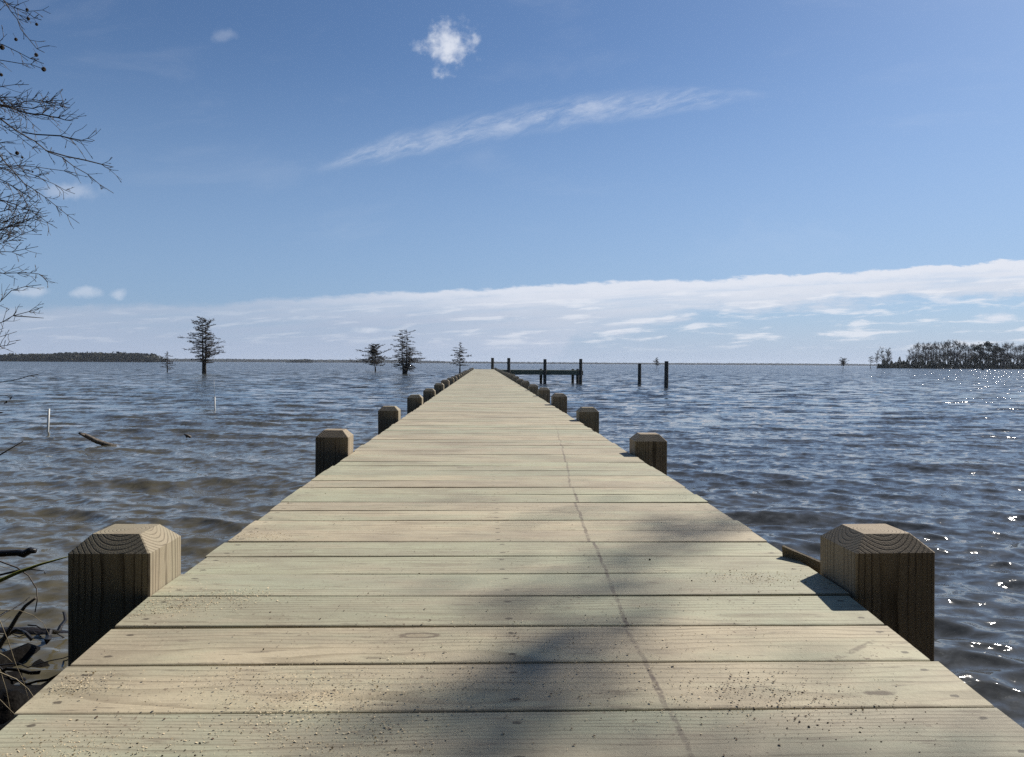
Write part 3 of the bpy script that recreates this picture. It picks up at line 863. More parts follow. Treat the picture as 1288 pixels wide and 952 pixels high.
# ------------------------------------------------------------------ bare sweetgum reaching in from the left shore
def sweetgum():
    rs = np.random.default_rng(77)
    tx, ty = -8.3, 7.6
    root = empty('sweetgum_tree', (tx, ty, 0)); tag(root, 'bare tree with hanging seed balls reaching in from the left shore', 'tree')
    inv = Matrix.Translation((-tx, -ty, 0))
    mb = MB(); zs = [-.6, 0, .5, 1.5, 3, 4.5, 6, 7.5, 9]
    mb.tube([(tx + .05 * math.sin(z), ty + .06 * math.cos(z * 1.3), z) for z in zs], [.26, .22, .18, .16, .145, .125, .10, .07, .03], 10, True, .1)
    o = mb.build('trunk', M['bark'], root, True); o.matrix_parent_inverse = inv
    guides = [
        (6.6, .0075, [(-70, -60), (-30, -25), (6, 0), (16, 14), (27, 32), (35, 54), (43, 65), (56, 66)], .5),
        (6.4, .006, [(-50, -30), (-20, -5), (17, 6), (35, 18), (52, 25)], .5),
        (6.8, .007, [(-60, 40), (-20, 53), (8, 57), (25, 68), (38, 74), (55, 80)], .55),
        (6.9, .006, [(-60, 70), (0, 75), (25, 79), (55, 87)], .5),
        (7.0, .009, [(-60, 120), (-30, 128), (0, 133), (40, 138), (63, 132), (86, 129)], 1.0),
        (7.0, .007, [(0, 133), (30, 141), (63, 146), (92, 152)], .9),
        (6.7, .012, [(-60, 110), (0, 146), (28, 170), (57, 189), (82, 199), (107, 218), (126, 231), (143, 243)], 1.0),
        (6.7, .006, [(57, 189), (85, 196), (112, 202), (143, 210)], .9),
        (6.75, .006, [(28, 166), (50, 169), (75, 172), (117, 178)], .9),
        (7.1, .009, [(-60, 150), (0, 195), (19, 220), (41, 239), (70, 258), (100, 281)], .9),
        (7.2, .008, [(-60, 230), (-10, 250), (20, 256), (45, 268), (72, 287)], 1.0),
        (7.3, .007, [(-60, 215), (-10, 225), (15, 232), (42, 250)], 1.0),
        (7.4, .007, [(-60, 300), (-10, 296), (20, 280), (52, 273)], 1.0),
        (7.2, .006, [(-60, 310), (-10, 312), (15, 300), (38, 288), (53, 290)], 1.0),
        (7.3, .006, [(-60, 330), (-15, 318), (12, 314), (35, 318), (48, 310)], 1.0),
        (7.3, .006, [(-60, 260), (-15, 272), (12, 262), (36, 262), (52, 268)], 1.0),
        (7.0, .008, [(-60, 330), (0, 343), (25, 348), (51, 338), (59, 349)], 1.0),
        (7.0, .008, [(-60, 430), (-10, 390), (0, 380), (14, 363), (28, 352), (52, 358)], .8),
        (6.9, .008, [(-60, 440), (-10, 412), (17, 397), (37, 389), (54, 386)], .9),
        (6.9, .005, [(17, 397), (35, 398), (55, 400)], .8),
        (6.6, .006, [(-50, 440), (0, 424), (21, 417)], .5),
        (6.6, .006, [(-50, 450), (0, 437), (20, 431)], .5),
        (5.6, .003, [(-50, 500), (0, 482), (24, 476), (48, 471)], .12),
    ]
    for _ in range(26):                                   # more of the same fine limbs low in the crown
        y0 = rs.uniform(85, 335); xe = rs.uniform(14, 62) if (y0 < 115 or y0 > 225) else rs.uniform(25, 98); y1 = y0 + (rs.uniform(-26, 10) if y0 > 215 else rs.uniform(-10, 55))
        guides.append((rs.uniform(6.6, 7.9), .005, [(-60, y0 + rs.uniform(-10, 30)), (-15, y0 + 4), (xe * .45, (y0 + y1) / 2 + rs.uniform(-6, 6)), (xe, y1)], .9))
    for gi, (D, r, pts, dens) in enumerate(guides):
        slope = rs.uniform(-.004, .004)
        pw = [at(x, y, D + slope * (x - pts[0][0]) + rs.uniform(-.04, .04)) for x, y in pts]
        if pts[0][0] <= -45:
            s = pw[0]; zj = min(8.2, max(.6, s.z * .93 - .45 + rs.uniform(-.6, .3)))
            pw = [Vector((tx, ty, zj)), Vector((tx, ty, zj)).lerp(s, .3) + Vector((0, rs.uniform(-.25, .25), .16)), Vector((tx, ty, zj)).lerp(s, .7) + Vector((0, rs.uniform(-.25, .25), .16))] + pw
        # resample
        Q = [np.array(p) for p in pw]
        A = []; 
        for a, b in zip(Q[:-1], Q[1:]):
            n = max(1, int(np.linalg.norm(b - a) / .09))
            for k in range(n): A.append(a + (b - a) * k / n)
        A.append(Q[-1]); A = np.array(A)
        for _ in range(2): A[1:-1] = .25 * A[:-2] + .5 * A[1:-1] + .25 * A[2:]
        A[1:-1] += rs.normal(size=A[1:-1].shape) * .007
        L = len(A); k0 = 2.6 if pts[0][0] <= -45 else .7
        rr = np.interp(np.arange(L), [0, L * .5, L - 1], [r * k0 * 1.25, r * min(k0, 1.0) * 1.35, .0024])
        mb = MB(); mb.tube([tuple(p) for p in A], list(rr), 6)
        P0 = []; P1 = []; R0 = []; R1 = []
        xmin = at(-40, 200, D).x
        for i in range(1, L - 1):
            if A[i][0] < tx + .5 or i < 3: continue
            for _ in range(3):
                if rs.random() > (.85 * dens if A[i][0] > xmin else .28): continue
                t = i / L; d = A[min(i + 1, L - 1)] - A[i - 1]; d /= np.linalg.norm(d)
                side = np.cross(d, rs.normal(size=3)); side /= np.linalg.norm(side)
                if abs(side[1]) > .75: side = np.cross(d, np.array([0, 1., 0])) * rs.choice([-1, 1])
                dd = d * .85 + side * rs.uniform(.35, .85) + np.array([.1, 0, .12]); dd /= np.linalg.norm(dd)
                l = rs.uniform(.08, .34) * (1.25 - t * .75); q = A[i].copy(); n = 3
                for s in range(n):
                    e = q + (dd + rs.normal(size=3) * .16 + np.array([0, 0, .05 * s])) * l / n
                    w0 = .0029 * (1 - .2 * s); P0.append(q); P1.append(e); R0.append(w0); R1.append(w0 * .85)
                    if s > 0 and rs.random() < .75:
                        sd = np.cross(dd, rs.normal(size=3)); m = q + (dd * .7 + sd * .6) * l * rs.uniform(.2, .45)
                        P0.append(q); P1.append(m); R0.append(.0026); R1.append(.002)
                        if rs.random() < .5:   # bud
                            P0.append(m); P1.append(m + (dd + sd) * .012); R0.append(.0045); R1.append(.002)
                    q = e
        v = np.array(mb.v); 
        me = bpy.data.meshes.new('branch')
        vs, fs = mb.v, mb.f
        if P0:
            pv, pf = prisms(P0, P1, R0, R1); b = len(vs)
            vs = vs + [tuple(x) for x in pv]; fs = fs + [tuple(int(y) + b for y in x) for x in pf]
        me.from_pydata(vs, [], fs); me.update()
        o = link('branch', me, M['twig'], root); o.matrix_parent_inverse = inv
    # limbs on the other sides of the trunk
    for k in range(34):
        an = rs.uniform(0, 6.28); z = rs.uniform(2.2, 8.6)
        if math.cos(an) > .35: continue
        L = rs.uniform(1.4, 3.4) * (1.25 - z / 12); q = np.array([tx, ty, z]); P0 = []; P1 = []; R0 = []; R1 = []
        d = np.array([math.cos(an), math.sin(an), rs.uniform(.1, .6)]); r = .022
        for i in range(12):
            e = q + (d + rs.normal(size=3) * .14) * L / 12; P0.append(q); P1.append(e); R0.append(r); R1.append(r * .86); r *= .86
            if i > 1:
                for _ in range(4):
                    t2 = d * .7 + rs.normal(size=3) * .5; l = rs.uniform(.15, .5); m = e + t2 * l
                    P0.append(e); P1.append(m); R0.append(.004); R1.append(.003)
                    for _ in range(2):
                        P0.append(e + t2 * l * .5); P1.append(e + t2 * l * .5 + (t2 + rs.normal(size=3) * .6) * l * .4); R0.append(.003); R1.append(.002)
            q = e
        o = np_link('branch', [prisms(P0, P1, R0, R1)], M['twig'], root); o.matrix_parent_inverse = inv
    # seed balls
    bm = None
    for i, (x, y, r, D) in enumerate(((34, 12, 2.0, 6.5), (35.5, 23.5, 2.2, 6.5), (46, 30.5, 2.0, 6.5), (20, 49.5, 2.2, 6.6), (45.5, 69, 2.5, 6.7), (55, 87, 3.0, 6.8), (2.5, 59.5, 3.2, 6.4), (1.5, 94, 2.2, 6.7), (21.5, 192.5, 2.6, 6.8), (28, 198, 1.6, 6.9), (41, 216, 1.3, 6.9))):
        c = at(x, y, D); R_ = .8 * r * D / F
        sv = []; sf = []
        nu, nv = 9, 7
        for a in range(nv + 1):
            for k in range(nu):
                ph = math.pi * a / nv; th = 2 * math.pi * k / nu
                q = R_ * (1 + .22 * ((a + k) % 2))
                sv.append((c.x + q * math.sin(ph) * math.cos(th), c.y + q * math.sin(ph) * math.sin(th), c.z + q * math.cos(ph)))
        for a in range(nv):
            for k in range(nu):
                sf.append((a * nu + k, (a + 1) * nu + k, (a + 1) * nu + (k + 1) % nu, a * nu + (k + 1) % nu))
        mb = MB(); mb.v = sv; mb.f = sf
        mb.tube([(c.x, c.y, c.z), (c.x - .01, c.y, c.z + .03), (c.x - .025, c.y, c.z + .055)], .0012, 4)
        o = mb.build('seed_ball', M['ball'], root); o.matrix_parent_inverse = inv


sweetgum()


# ------------------------------------------------------------------ leaning tree off to the right: its limb shades the deck
def shade_tree():
    rs = np.random.default_rng(5)
    T = 15.5
    tx, ty = 14.0, 10.6
    root = empty('leaning_tree', (tx, ty, 0)); tag(root, 'leaning tree in the shallows whose limb shades the near planks', 'tree')
    inv = Matrix.Translation((-tx, -ty, 0))
    def up(px, py, k=1.0):
        d = at_z(px, py, HC - .6)
        return d + SUN * (T * k)
    limb = [(1010, 628), (898, 656), (830, 688), (769, 719), (732, 762), (690, 799), (640, 854), (598, 915), (560, 975)]
    L = [up(*p) for p in limb]  # limb path
    mb = MB()
    top = Vector((tx, ty, 9.2))
    mb.tube([(tx + .3, ty - .2, -1), (tx + .1, ty, 2), (tx, ty, 5), (tx - .1, ty, 7.5), tuple(top), (tx - .3, ty + .2, 11.5)], [.42, .30, .25, .2, .16, .05], 10, True, .1)
    o = mb.build('trunk', M['bark'], root, True); o.matrix_parent_inverse = inv
    mb = MB(); mb.tube([tuple(top - Vector((0, 0, .4)))] + [tuple((top + L[0]) / 2)] + [tuple(p) for p in L], [.12, .07, .03, .012, .012, .012, .011, .010, .008, .007, .006], 8)
    o = mb.build('limb', M['bark'], root, True); o.matrix_parent_inverse = inv
    pts = []
    def clump(px, py, n, s, k=1.0):
        c = np.array(up(px, py, k)); pts.append(c + rs.normal(size=(int(n * .20 * rs.choice([.35, .8, 1.2, 1.7])), 3)) * s * 1.35)
    for (x, y, n, s) in ((930, 648, 110, .10), (890, 656, 150, .10), (850, 672, 130, .09), (805, 700, 160, .09), (768, 719, 200, .085), (740, 745, 170, .075), (728, 765, 170, .07), (705, 788, 150, .07), (690, 800, 150, .07), (665, 828, 140, .07), (640, 852, 150, .08), (612, 890, 130, .08), (595, 920, 130, .09), (640, 940, 90, .11), (705, 650, 60, .09), (760, 640, 35, .12), (620, 648, 25, .16), (560, 645, 20, .16), (700, 930, 60, .10), (830, 950, 70, .12), (960, 935, 80, .10), (1050, 925, 120, .10), (1130, 925, 150, .10), (1200, 940, 150, .10), (1240, 920, 90, .09), (1100, 960, 180, .13), (950, 970, 120, .12), (1010, 640, 60, .12)):
        clump(x, y, n, s)
    # the rest of the crown, higher and further to the right
    for _ in range(26):
        c = np.array((tx + rs.normal() * 1.1, ty + rs.normal() * 1.1, rs.uniform(8.5, 11.8)))
        pts.append(c + rs.normal(size=(70, 3)) * .3)
    v, f = flakes(np.concatenate(pts), .042); o = link('crown', mesh_np('crown', v, f), M['moss'], root); o.matrix_parent_inverse = inv


shade_tree()


# ------------------------------------------------------------------ unseen woods added behind the viewer to keep skylight off the post fronts
def sky_blocking_woods():
    rs = np.random.default_rng(15)
    protos = []
    for var, (h, sp, z0) in enumerate(((14, 2.9, .06), (17, 3.3, .10), (3.2, 1.5, .02))):
        root = empty('sky_blocking_tree' if var < 2 else 'sky_blocking_bush')
        tr = MB(); tr.tube([(0, 0, -.8), (.05, 0, h * .4), (0, .05, h * .9)], [.2 * h / 12, .15 * h / 12, .03], 7)
        tr.build('trunk', M['bark'], root, True)
        pts = []
        for i in range(90):
            t = rs.uniform(z0, 1); an = rs.uniform(0, 6.28); q = sp * math.sqrt(rs.uniform(0, 1)) * np.interp(t, [0, .4, .8, 1], [.85, 1, .7, .2])
            pts.append(np.array([q * math.cos(an), q * math.sin(an), t * h]) + rs.normal(size=(45, 3)) * .09 * sp)
        np_link('crown', [flakes(np.concatenate(pts), .16)], M['evergreen'], root)
        protos.append(root)
    used = set()
    spots = [(x + rnd.uniform(-.6, .6), -6.5 - rnd.uniform(0, 5), rnd.randrange(2)) for x in np.arange(-15, 16, 2.4)]
    spots += [(-11.5 - rnd.uniform(0, 4), y + rnd.uniform(-.5, .5), rnd.randrange(2)) for y in np.arange(-7, 3, 2.2)] + [(10.5 + rnd.uniform(0, 4), y + rnd.uniform(-.5, .5), rnd.randrange(2)) for y in np.arange(-7, -1, 2.2)]
    spots += [(x + rnd.uniform(-.3, .3), -3.6 - rnd.uniform(0, 1.0), 2) for x in np.arange(-9, 10, 1.9) if abs(x) > .2]
    for i, (x, y, var) in enumerate(spots):
        o = protos[var] if var not in used else copy_tree(protos[var])
        used.add(var)
        o.location = (x, y, .9); o.rotation_euler = (0, 0, rnd.uniform(0, 6.28)); q = rnd.uniform(.85, 1.15); o.scale = (q, q, q)
        tag(o, 'unseen evergreen tree added behind the start of the pier to block skylight' if var < 2 else 'unseen bush added behind the start of the pier to block skylight', 'tree' if var < 2 else 'bush', 'unseen trees added to block skylight' if var < 2 else 'unseen bushes added to block skylight')


sky_blocking_woods()


# ------------------------------------------------------------------ drift and grass at the left bank
def near_bits():
    def tubes(name, label, cat, mat, px, Y, rad, group=None, n=7, wob=.25):
        Ys = Y if isinstance(Y, (list, tuple)) else [Y] * len(px)
        pw = [at(x, y, d) for (x, y), d in zip(px, Ys)]
        if pw[0].z > .15:                                   # down to where it is rooted, beyond the picture edge
            f0 = pw[0]; k = min(.9, f0.z * .7)
            pw = [Vector((f0.x - k, f0.y, -.15)), Vector((f0.x - k * .55, f0.y, f0.z * .62))] + pw
            rad = [rad[0] * 1.2, rad[0] * 1.1] + list(rad)
        b = Vector((pw[0].x, pw[0].y, 0))
        mb = MB(); mb.tube([p - b for p in pw], rad, n, True, wob)
        o = mb.build(name, mat, None, True, loc=b); tag(o, label, cat, group); return o
    gl = 'wet logs at the left bank'
    tubes('log', 'long black wet log lying across the water at the left bank', 'log', M['wet_log'], [(-60, 800), (0, 801), (40, 800), (70, 803), (105, 806), (170, 812)], 4.95, [.05, .062, .055, .06, .055, .05], gl, 9)
    tubes('log', 'thinner black branch slanting down to the left post below the long log', 'log', M['wet_log'], [(-30, 826), (10, 836), (45, 839), (75, 846), (110, 852)], 4.5, [.03, .04, .042, .04, .03], gl, 9)
    tubes('log', 'black wet log half sunk lowest at the left bank beside the deck', 'log', M['wet_log'], [(-60, 900), (0, 897), (40, 899), (80, 893)], 3.9, [.09, .08, .075, .05], gl, 9)
    tubes('log', 'knotted black root between the two wet branches by the deck', 'log', M['wet_log'], [(-30, 872), (0, 862), (14, 868), (30, 858), (46, 866), (62, 861), (90, 874)], [4.1, 4.15, 4.2, 4.2, 4.2, 4.2, 4.2], [.025, .03, .022, .034, .024, .028, .02], gl, 9, .6)
    tubes('broken_stick', 'black broken stick pointing in over the water from the left edge', 'stick', M['wet_log'], [(-60, 699), (0, 696), (22, 695), (30, 696.5), (38, 692.5), (45, 693)], 4.2, [.02, .018, .017, .023, .02, .012])
    tubes('stick', 'thin dark stick with a bleached tip leaning up from the bank', 'stick', M['drift'], [(-20, 838), (0, 812), (22, 775), (32, 762), (45, 752)], 4.0, [.014, .013, .010, .008, .007])
    tubes('stick', 'bare rod rising from the water at the far left below the marker pole', 'stick', M['drift'], [(-60, 605), (-20, 584), (0, 572), (29, 555)], 6.0, [.008, .007, .006, .004])
    P0 = []; P1 = []; A = []; B = []
    r2 = np.random.default_rng(9)
    for _ in range(34):
        x0 = -3.6 + 1.9 * r2.random(); y0 = 3.3 + 1.6 * r2.random(); q = np.array([x0, y0, .02 + .12 * r2.random()]); an = r2.normal() * .5 + (math.pi if r2.random() < .5 else 0)
        r = .003 + .020 * r2.random() ** 3
        for _ in range(11):
            e = q + np.array([math.cos(an), math.sin(an), -.06 + r2.normal() * .3]) * .055
            P0.append(q); P1.append(e); A.append(r); B.append(r * .93); r *= .93; an += r2.normal() * .22; q = e
    o = np_link('root_tangle', [prisms(P0, P1, A, B)], M['root']); tag(o, 'tangle of black wet roots and twigs on the left bank', 'roots', kind='stuff')
    gt = 'twigs hanging over the left bank'
    tubes('twig', 'thin dark twig curling down behind the green blade', 'twig', M['twig'], [(-40, 700), (0, 706), (22, 714), (36, 724), (46, 740), (47, 755), (44, 770)], 3.9, [.004] * 3 + [.003] * 4, gt, 5)
    tubes('twig', 'straight dark twig just under the green blade', 'twig', M['wet_log'], [(-40, 733), (0, 723), (22, 718), (40, 716), (55, 718), (57, 722)], 3.8, [.006, .006, .005, .003, .002, .002], gt, 5)
    tubes('twig', 'twig with two dark dead leaves at the left edge above the marker pole', 'twig', M['twig'], [(-60, 500), (-10, 498), (6, 497), (13, 499)], 5.2, [.004, .003, .002, .002], gt, 5)
    P = np.array([at(14, 500, 5.2), at(13, 501.5, 5.2), at(8, 505, 5.2), at(7, 506.5, 5.2), at(1, 519, 5.2)])
    v, f = flakes(P, .016); o = link('dead_leaves', mesh_np('dead_leaves', v, f), M['litter']); tag(o, 'dark dead leaves hanging from a twig at the left edge', 'leaves', kind='stuff')
    gg = 'grass blades at the left bank'
    def blade(label, mat, px, Y, w, name='grass_blade'):
        pw = [at(x, y, Y + i * .02) for i, (x, y) in enumerate(px)]
        if pw[0].z > .15:
            f0 = pw[0]; k = f0.z * .45
            pw = [Vector((f0.x - k, f0.y, -.1)), Vector((f0.x - k * .6, f0.y, f0.z * .6))] + pw
        b = Vector((pw[0].x, pw[0].y, 0)); V = []; Fc = []; n = len(pw)
        for i, p in enumerate(pw):
            t = (pw[min(i + 1, n - 1)] - pw[max(i - 1, 0)]).normalized(); s = t.cross(Vector((0, 1, .3))).normalized()
            ww = w * (1 - (i / (n - 1)) ** 2 * .9); q = p - b
            V += [tuple(q - s * ww), tuple(q + Vector((0, -ww * .5, 0))), tuple(q + s * ww), tuple(q + Vector((0, ww * .25, 0)))]
        for i in range(n - 1):
            for k in range(4):
                Fc.append((i * 4 + k, i * 4 + (k + 1) % 4, i * 4 + 4 + (k + 1) % 4, i * 4 + 4 + k))
        mb = MB(); mb.v = V; mb.f = Fc; o = mb.build(name, mat, None, True, loc=b); tag(o, label, 'grass blade', gg)
    blade('broad green blade slanting up behind the big left post', M['green'], [(-60, 752), (-20, 738), (0, 730), (25, 719), (50, 710), (75, 703), (94, 698)], 3.5, .0125)
    blade('pale dry blade arching over towards the left post', M['straw'], [(-20, 769), (0, 767), (25, 768), (42, 774), (55, 784), (63, 801)], 3.6, .0032)
    blade('long pale dry blade drooping onto the deck edge', M['straw'], [(-30, 842), (0, 846), (20, 854), (35, 866), (49, 886)], 3.1, .0055)
    blade('thin straw falling steeply at the left edge', M['straw'], [(-20, 765), (0, 781), (10, 806), (20, 836), (30, 858), (36, 880)], 3.4, .0030)
    blade('short pale blade sticking up at the bottom left', M['straw'], [(-20, 815), (0, 822), (8, 826), (16, 833)], 3.3, .0045)
    blade('fine dry blade lowest at the left edge', M['straw'], [(-20, 828), (0, 842), (8, 868), (14, 898)], 3.2, .003)
    blade('fine straw crossing the dark branch at the left edge', M['straw'], [(-20, 862), (0, 880), (20, 900), (35, 930)], 3.2, .003)
    blade('faint thin straw above the dry arching blade', M['straw'], [(-20, 700), (0, 712), (16, 716), (26, 721)], 3.9, .003)


near_bits()

# ------------------------------------------------------------------ haze over the lake
mb = MB(); mb.box((-5900, -5900, -3.2), (5900, 5900, 32))
hz = mb.build('haze', None); tag(hz, kind='stuff')
mt = bpy.data.materials.new('lake_haze'); mt.use_nodes = True; mt.node_tree.nodes.clear(); g = G(mt.node_tree)
out = g.n('ShaderNodeOutputMaterial'); pv = g.n('ShaderNodeVolumePrincipled')
pv.inputs['Color'].default_value = (.80, .88, 1.0, 1); pv.inputs['Density'].default_value = 5.0e-5; pv.inputs['Anisotropy'].default_value = .2
mt.node_tree.links.new(pv.outputs[0], out.inputs['Volume'])
hz.data.materials.append(mt)

# ------------------------------------------------------------------ sun and sky
sd = bpy.data.lights.new('sun', 'SUN'); sd.energy = 5.0; sd.angle = R(.53); sd.color = (1.0, .94, .85)
so = bpy.data.objects.new('sun', sd); COL.objects.link(so)
so.rotation_euler = (-SUN).to_track_quat('-Z', 'Y').to_euler()
so.location = (20, 20, 30)


def gn(px, py):
    """direction of a photo position as (x/y, z/y)"""
    d = ray(px, py); return d.x / d.y, d.z / d.y


def make_world():
    w = bpy.data.worlds.new('World'); scene.world = w; w.use_nodes = True
    nt = w.node_tree; nt.nodes.clear(); g = G(nt)
    out = g.n('ShaderNodeOutputWorld'); bg = g.n('ShaderNodeBackground'); nt.links.new(bg.outputs[0], out.inputs[0])
    sky = g.n('ShaderNodeTexSky', sky_type='NISHITA'); sky.sun_disc = False
    sky.sun_elevation = R(SUN_EL); sky.sun_rotation = R(SUN_AZ); sky.altitude = 0; sky.air_density = 1.0; sky.dust_density = .35; sky.ozone_density = 2.2
    d = g.n('ShaderNodeTexCoord').outputs['Generated']
    x, y, z = g.sep(d)
    yy = g.m('MAXIMUM', y, .04)
    u = g.m('MAXIMUM', g.m('MINIMUM', g.m('DIVIDE', x, yy), 3.0), -3.0)
    v = g.m('MINIMUM', g.m('DIVIDE', z, yy), 4.0)
    ahead = g.sm(y, .05, .25)
    uv = g.com(u, v, 0.0)
    c = g.mix(1.0, sky.outputs[0], (.60, .72, .87), 'MULTIPLY')
    WHITE = (8.6, 8.9, 9.6)
    c = g.mix(g.m('MULTIPLY', g.sm(z, .40, .04), .62), c, g.mix(g.sm(u, -.5, .6), (2.95, 4.35, 6.8), (3.6, 4.95, 7.4)))
    clear = c
    # 1 small ragged cumulus
    cu, cv = gn(564, 57)
    a = g.v('MULTIPLY', g.v('SUBTRACT', uv, (cu, cv, 0)), (1 / .046, 1 / .034, 0))
    wr = g.v('SCALE', g.v('SUBTRACT', g.noise(uv, 30, 5, .65, out=1), (.5, .5, .5)), 1.1)
    ax, ay, _ = g.sep(g.v('ADD', a, wr))
    ax = g.m('SUBTRACT', ax, g.m('MULTIPLY', ay, .25))
    rr = g.m('SQRT', g.m('ADD', g.m('MULTIPLY', ax, ax), g.m('MULTIPLY', ay, ay)))
    fb = g.noise(uv, 27, 7, .60, .25)
    lump = g.noise(g.v('ADD', uv, (3, 5, 0)), 55, 5, .55)
    dn = g.m('ADD', g.m('SUBTRACT', 1.0, rr), g.m('MULTIPLY', g.m('SUBTRACT', fb, .5), 1.7))
    dn = g.m('ADD', dn, g.m('MULTIPLY', g.m('SUBTRACT', lump, .5), 1.6))
    m1 = g.sm(dn, .0, 1.15)
    c = g.mix(g.m('MULTIPLY', m1, .80), c, WHITE)
    # 2 long cirrus streak
    x0, y0 = gn(395, 212); x1, y1 = gn(975, 118); xm, ym = gn(690, 152)
    ln = math.hypot(x1 - x0, y1 - y0); cs, sn = (x1 - x0) / ln, (y1 - y0) / ln
    du, dv = g.m('SUBTRACT', u, x0), g.m('SUBTRACT', v, y0)
    s = g.m('DIVIDE', g.m('ADD', g.m('MULTIPLY', du, cs), g.m('MULTIPLY', dv, sn)), ln)
    t = g.m('SUBTRACT', g.m('MULTIPLY', dv, cs), g.m('MULTIPLY', du, sn))
    bow = g.m('MULTIPLY', g.m('MULTIPLY', s, g.m('SUBTRACT', 1.0, s)), .074)
    t = g.m('SUBTRACT', t, bow)
    t = g.m('ADD', t, g.m('MULTIPLY', g.m('SUBTRACT', g.noise(g.com(g.m('MULTIPLY', s, 9.0), 0.0, 3.0), 1.0, 3), .5), .016))
    wid = g.curve(s, [(0.0, .006), (.15, .016), (.4, .019), (.65, .020), (.85, .014), (1.0, .004)])
    edge = g.sm(g.m('DIVIDE', g.m('ABSOLUTE', t), wid), 1.35, .1)
    fib = g.noise(g.com(g.m('MULTIPLY', s, 9.0), g.m('MULTIPLY_ADD', t, 75.0, g.m('MULTIPLY', s, -7.0)), 0.0), 1.0, 6, .68, .5)
    fib2 = g.noise(g.com(g.m('MULTIPLY', u, 26.0), g.m('MULTIPLY', v, 60.0), 2.0), 1.0, 5, .65, .3)
    m2 = g.m('MULTIPLY', g.m('MULTIPLY', edge, g.m('MULTIPLY', g.sm(fib, .30, .68), g.sm(fib2, .25, .7, .35, 1))), g.m('MULTIPLY', g.sm(s, -.02, .12), g.sm(s, 1.02, .80)))
    c = g.mix(g.m('MULTIPLY', m2, .40), c, WHITE)
    # faint veils
    veil = g.m('MULTIPLY', g.sm(g.noise(g.com(g.m('MULTIPLY', u, 4.0), g.m('MULTIPLY_ADD', u, -1.5, g.m('MULTIPLY', v, 13.0)), 7.0), 1.0, 5, .6, .4), .52, .78), g.m('MULTIPLY', g.sm(v, .08, .2), .06))
    c = g.mix(veil, c, WHITE)
    # 3 bank of stratus above the horizon, rising to the right
    pts = [gn(-300, 400), gn(0, 384), gn(150, 379), gn(300, 377), gn(400, 370), gn(560, 362), gn(700, 356), gn(900, 349), gn(1100, 338), gn(1288, 326), gn(1600, 300)]
    top = g.curve(u, pts)
    ed = g.m('MULTIPLY', g.m('SUBTRACT', g.noise(g.com(g.m('MULTIPLY', u, 15.0), g.m('MULTIPLY', v, 44.0), 0.0), 1.0, 7, .64), .5), .030)
    dep = g.m('ADD', g.m('SUBTRACT', top, v), ed)              # depth below the top of the bank
    soft = g.curve(u, [(-1, .014), (-.35, .012), (-.15, .007), (.7, .004), (1.5, .004)])
    body = g.sm(g.m('DIVIDE', dep, soft), 0.0, 1.0)
    # right part: the sheet ends and blue shows below it
    thick = g.curve(u, [(-1.0, .2), (.0, .2), (.12, .07), (.3, .042), (.5, .040), (.72, .042), (1.5, .045)])
    ed2 = g.m('MULTIPLY', g.m('SUBTRACT', g.noise(g.com(g.m('MULTIPLY', u, 12.0), g.m('MULTIPLY', v, 60.0), 5.0), 1.0, 5, .62), .5), .05)
    under = g.sm(g.m('SUBTRACT', dep, g.m('ADD', thick, ed2)), .012, -.008)
    lay = g.noise(g.com(g.m('MULTIPLY', u, 3.2), g.m('MULTIPLY_ADD', u, -4.0, g.m('MULTIPLY', v, 60.0)), 1.0), 1.0, 5, .6, .3)
    dens = g.m('MULTIPLY', g.curve(u, [(-1.0, .50), (-.3, .55), (-.1, .78), (.1, .90), (.7, .95), (1.5, .9)]), g.m('MAXIMUM', g.sm(lay, .32, .60, .5, 1.0), g.sm(dep, .035, .008)))
    bcol = g.mix(g.sm(dep, .0, .05), g.mix(g.sm(u, -.45, .05), (4.9, 5.45, 6.7), (8.0, 8.3, 9.1)), g.mix(g.sm(u, -.3, .3), (4.3, 4.95, 6.4), (6.6, 7.1, 8.1)))
    c = g.mix(g.m('MULTIPLY', g.m('MULTIPLY', body, under), dens), c, bcol)
    # pale air low down, everywhere
    low = g.sm(v, .085, -.005)
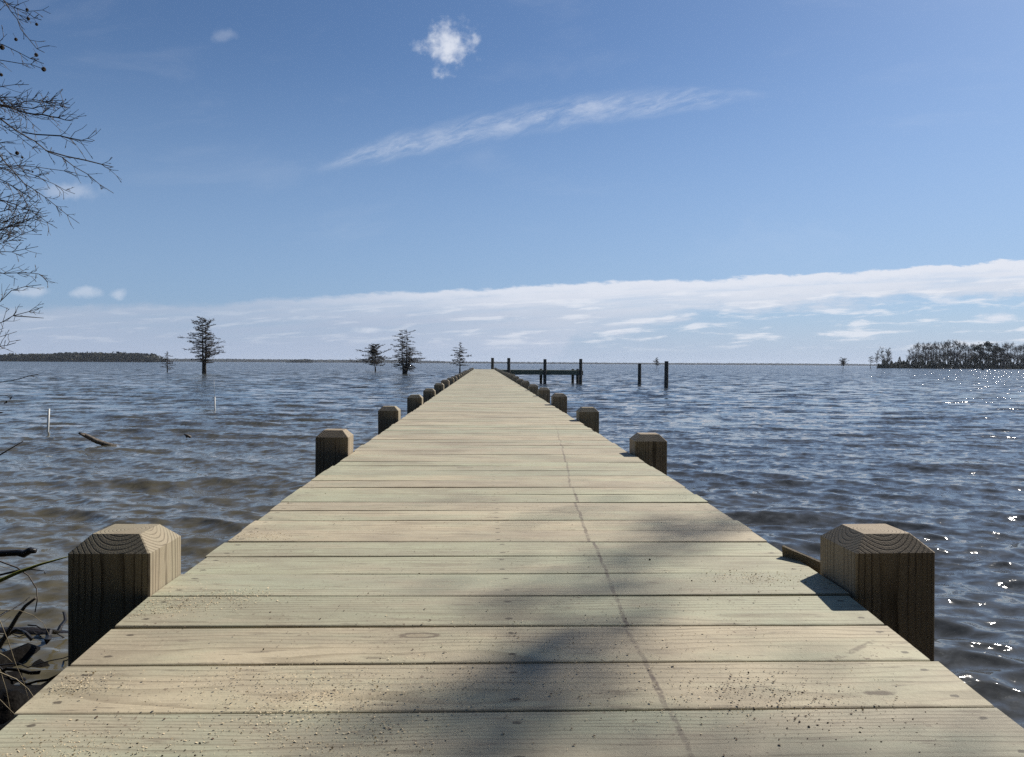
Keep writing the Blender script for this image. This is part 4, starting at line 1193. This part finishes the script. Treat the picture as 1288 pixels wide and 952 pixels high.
    c = g.mix(g.m('MULTIPLY', low, .80), c, g.mix(g.sm(u, -.5, .5), (4.3, 5.1, 6.7), (4.7, 5.6, 7.2)))
    # long thin layers and small puffs inside the blue gap
    pf = g.noise(g.com(g.m('MULTIPLY', u, 13.0), g.m('MULTIPLY_ADD', u, -5.0, g.m('MULTIPLY', v, 95.0)), 9.0), 1.0, 5, .6, .3)
    m4 = g.m('MULTIPLY', g.sm(pf, .50, .66), g.m('MULTIPLY', g.m('MULTIPLY', g.sm(v, .012, .035), g.sm(dep, -.002, .03)), g.sm(u, -.25, .25, .25, .75)))
    c = g.mix(m4, c, (8.2, 8.5, 9.2))
    # 4 single small puffs
    def puff(px, py, w, h, amt, seed):
        nonlocal c
        pu, pv_ = gn(px, py)
        a = g.v('MULTIPLY', g.v('SUBTRACT', uv, (pu, pv_, 0)), (F / w, F / h, 0))
        a = g.v('ADD', a, g.v('SCALE', g.v('SUBTRACT', g.noise(g.v('ADD', uv, (seed, 0, 0)), 38, 5, .62, out=1), (.5, .5, .5)), 1.7))
        mm = g.m('MULTIPLY', g.sm(g.v('LENGTH', a), 1.1, .2), amt)
        c = g.mix(mm, c, (7.6, 8.0, 8.9))
    puff(109, 368, 22, 9, .42, 1); puff(148, 370, 12, 8, .4, 2); puff(88, 241, 44, 12, .30, 3); puff(40, 366, 26, 8, .4, 8)
    puff(282, 45, 18, 11, .16, 4); puff(461, 415, 20, 5, .5, 5); puff(1255, 400, 30, 8, .7, 6); puff(1190, 378, 26, 6, .6, 7)
    c = g.mix(ahead, clear, c)
    g.put(bg.inputs[0], c); bg.inputs[1].default_value = .08


make_world()

# ------------------------------------------------------------------ picture settings
scene.view_settings.view_transform = 'Standard'
scene.view_settings.look = 'None'
scene.view_settings.exposure = 0.3
scene.view_settings.gamma = 1.0
scene.view_settings.use_curve_mapping = False
scene.render.engine = 'CYCLES'
scene.cycles.use_denoising = False
scene.cycles.max_bounces = 6
scene.cycles.volume_bounces = 1
scene.cycles.sample_clamp_indirect = 6
scene.render.film_transparent = False
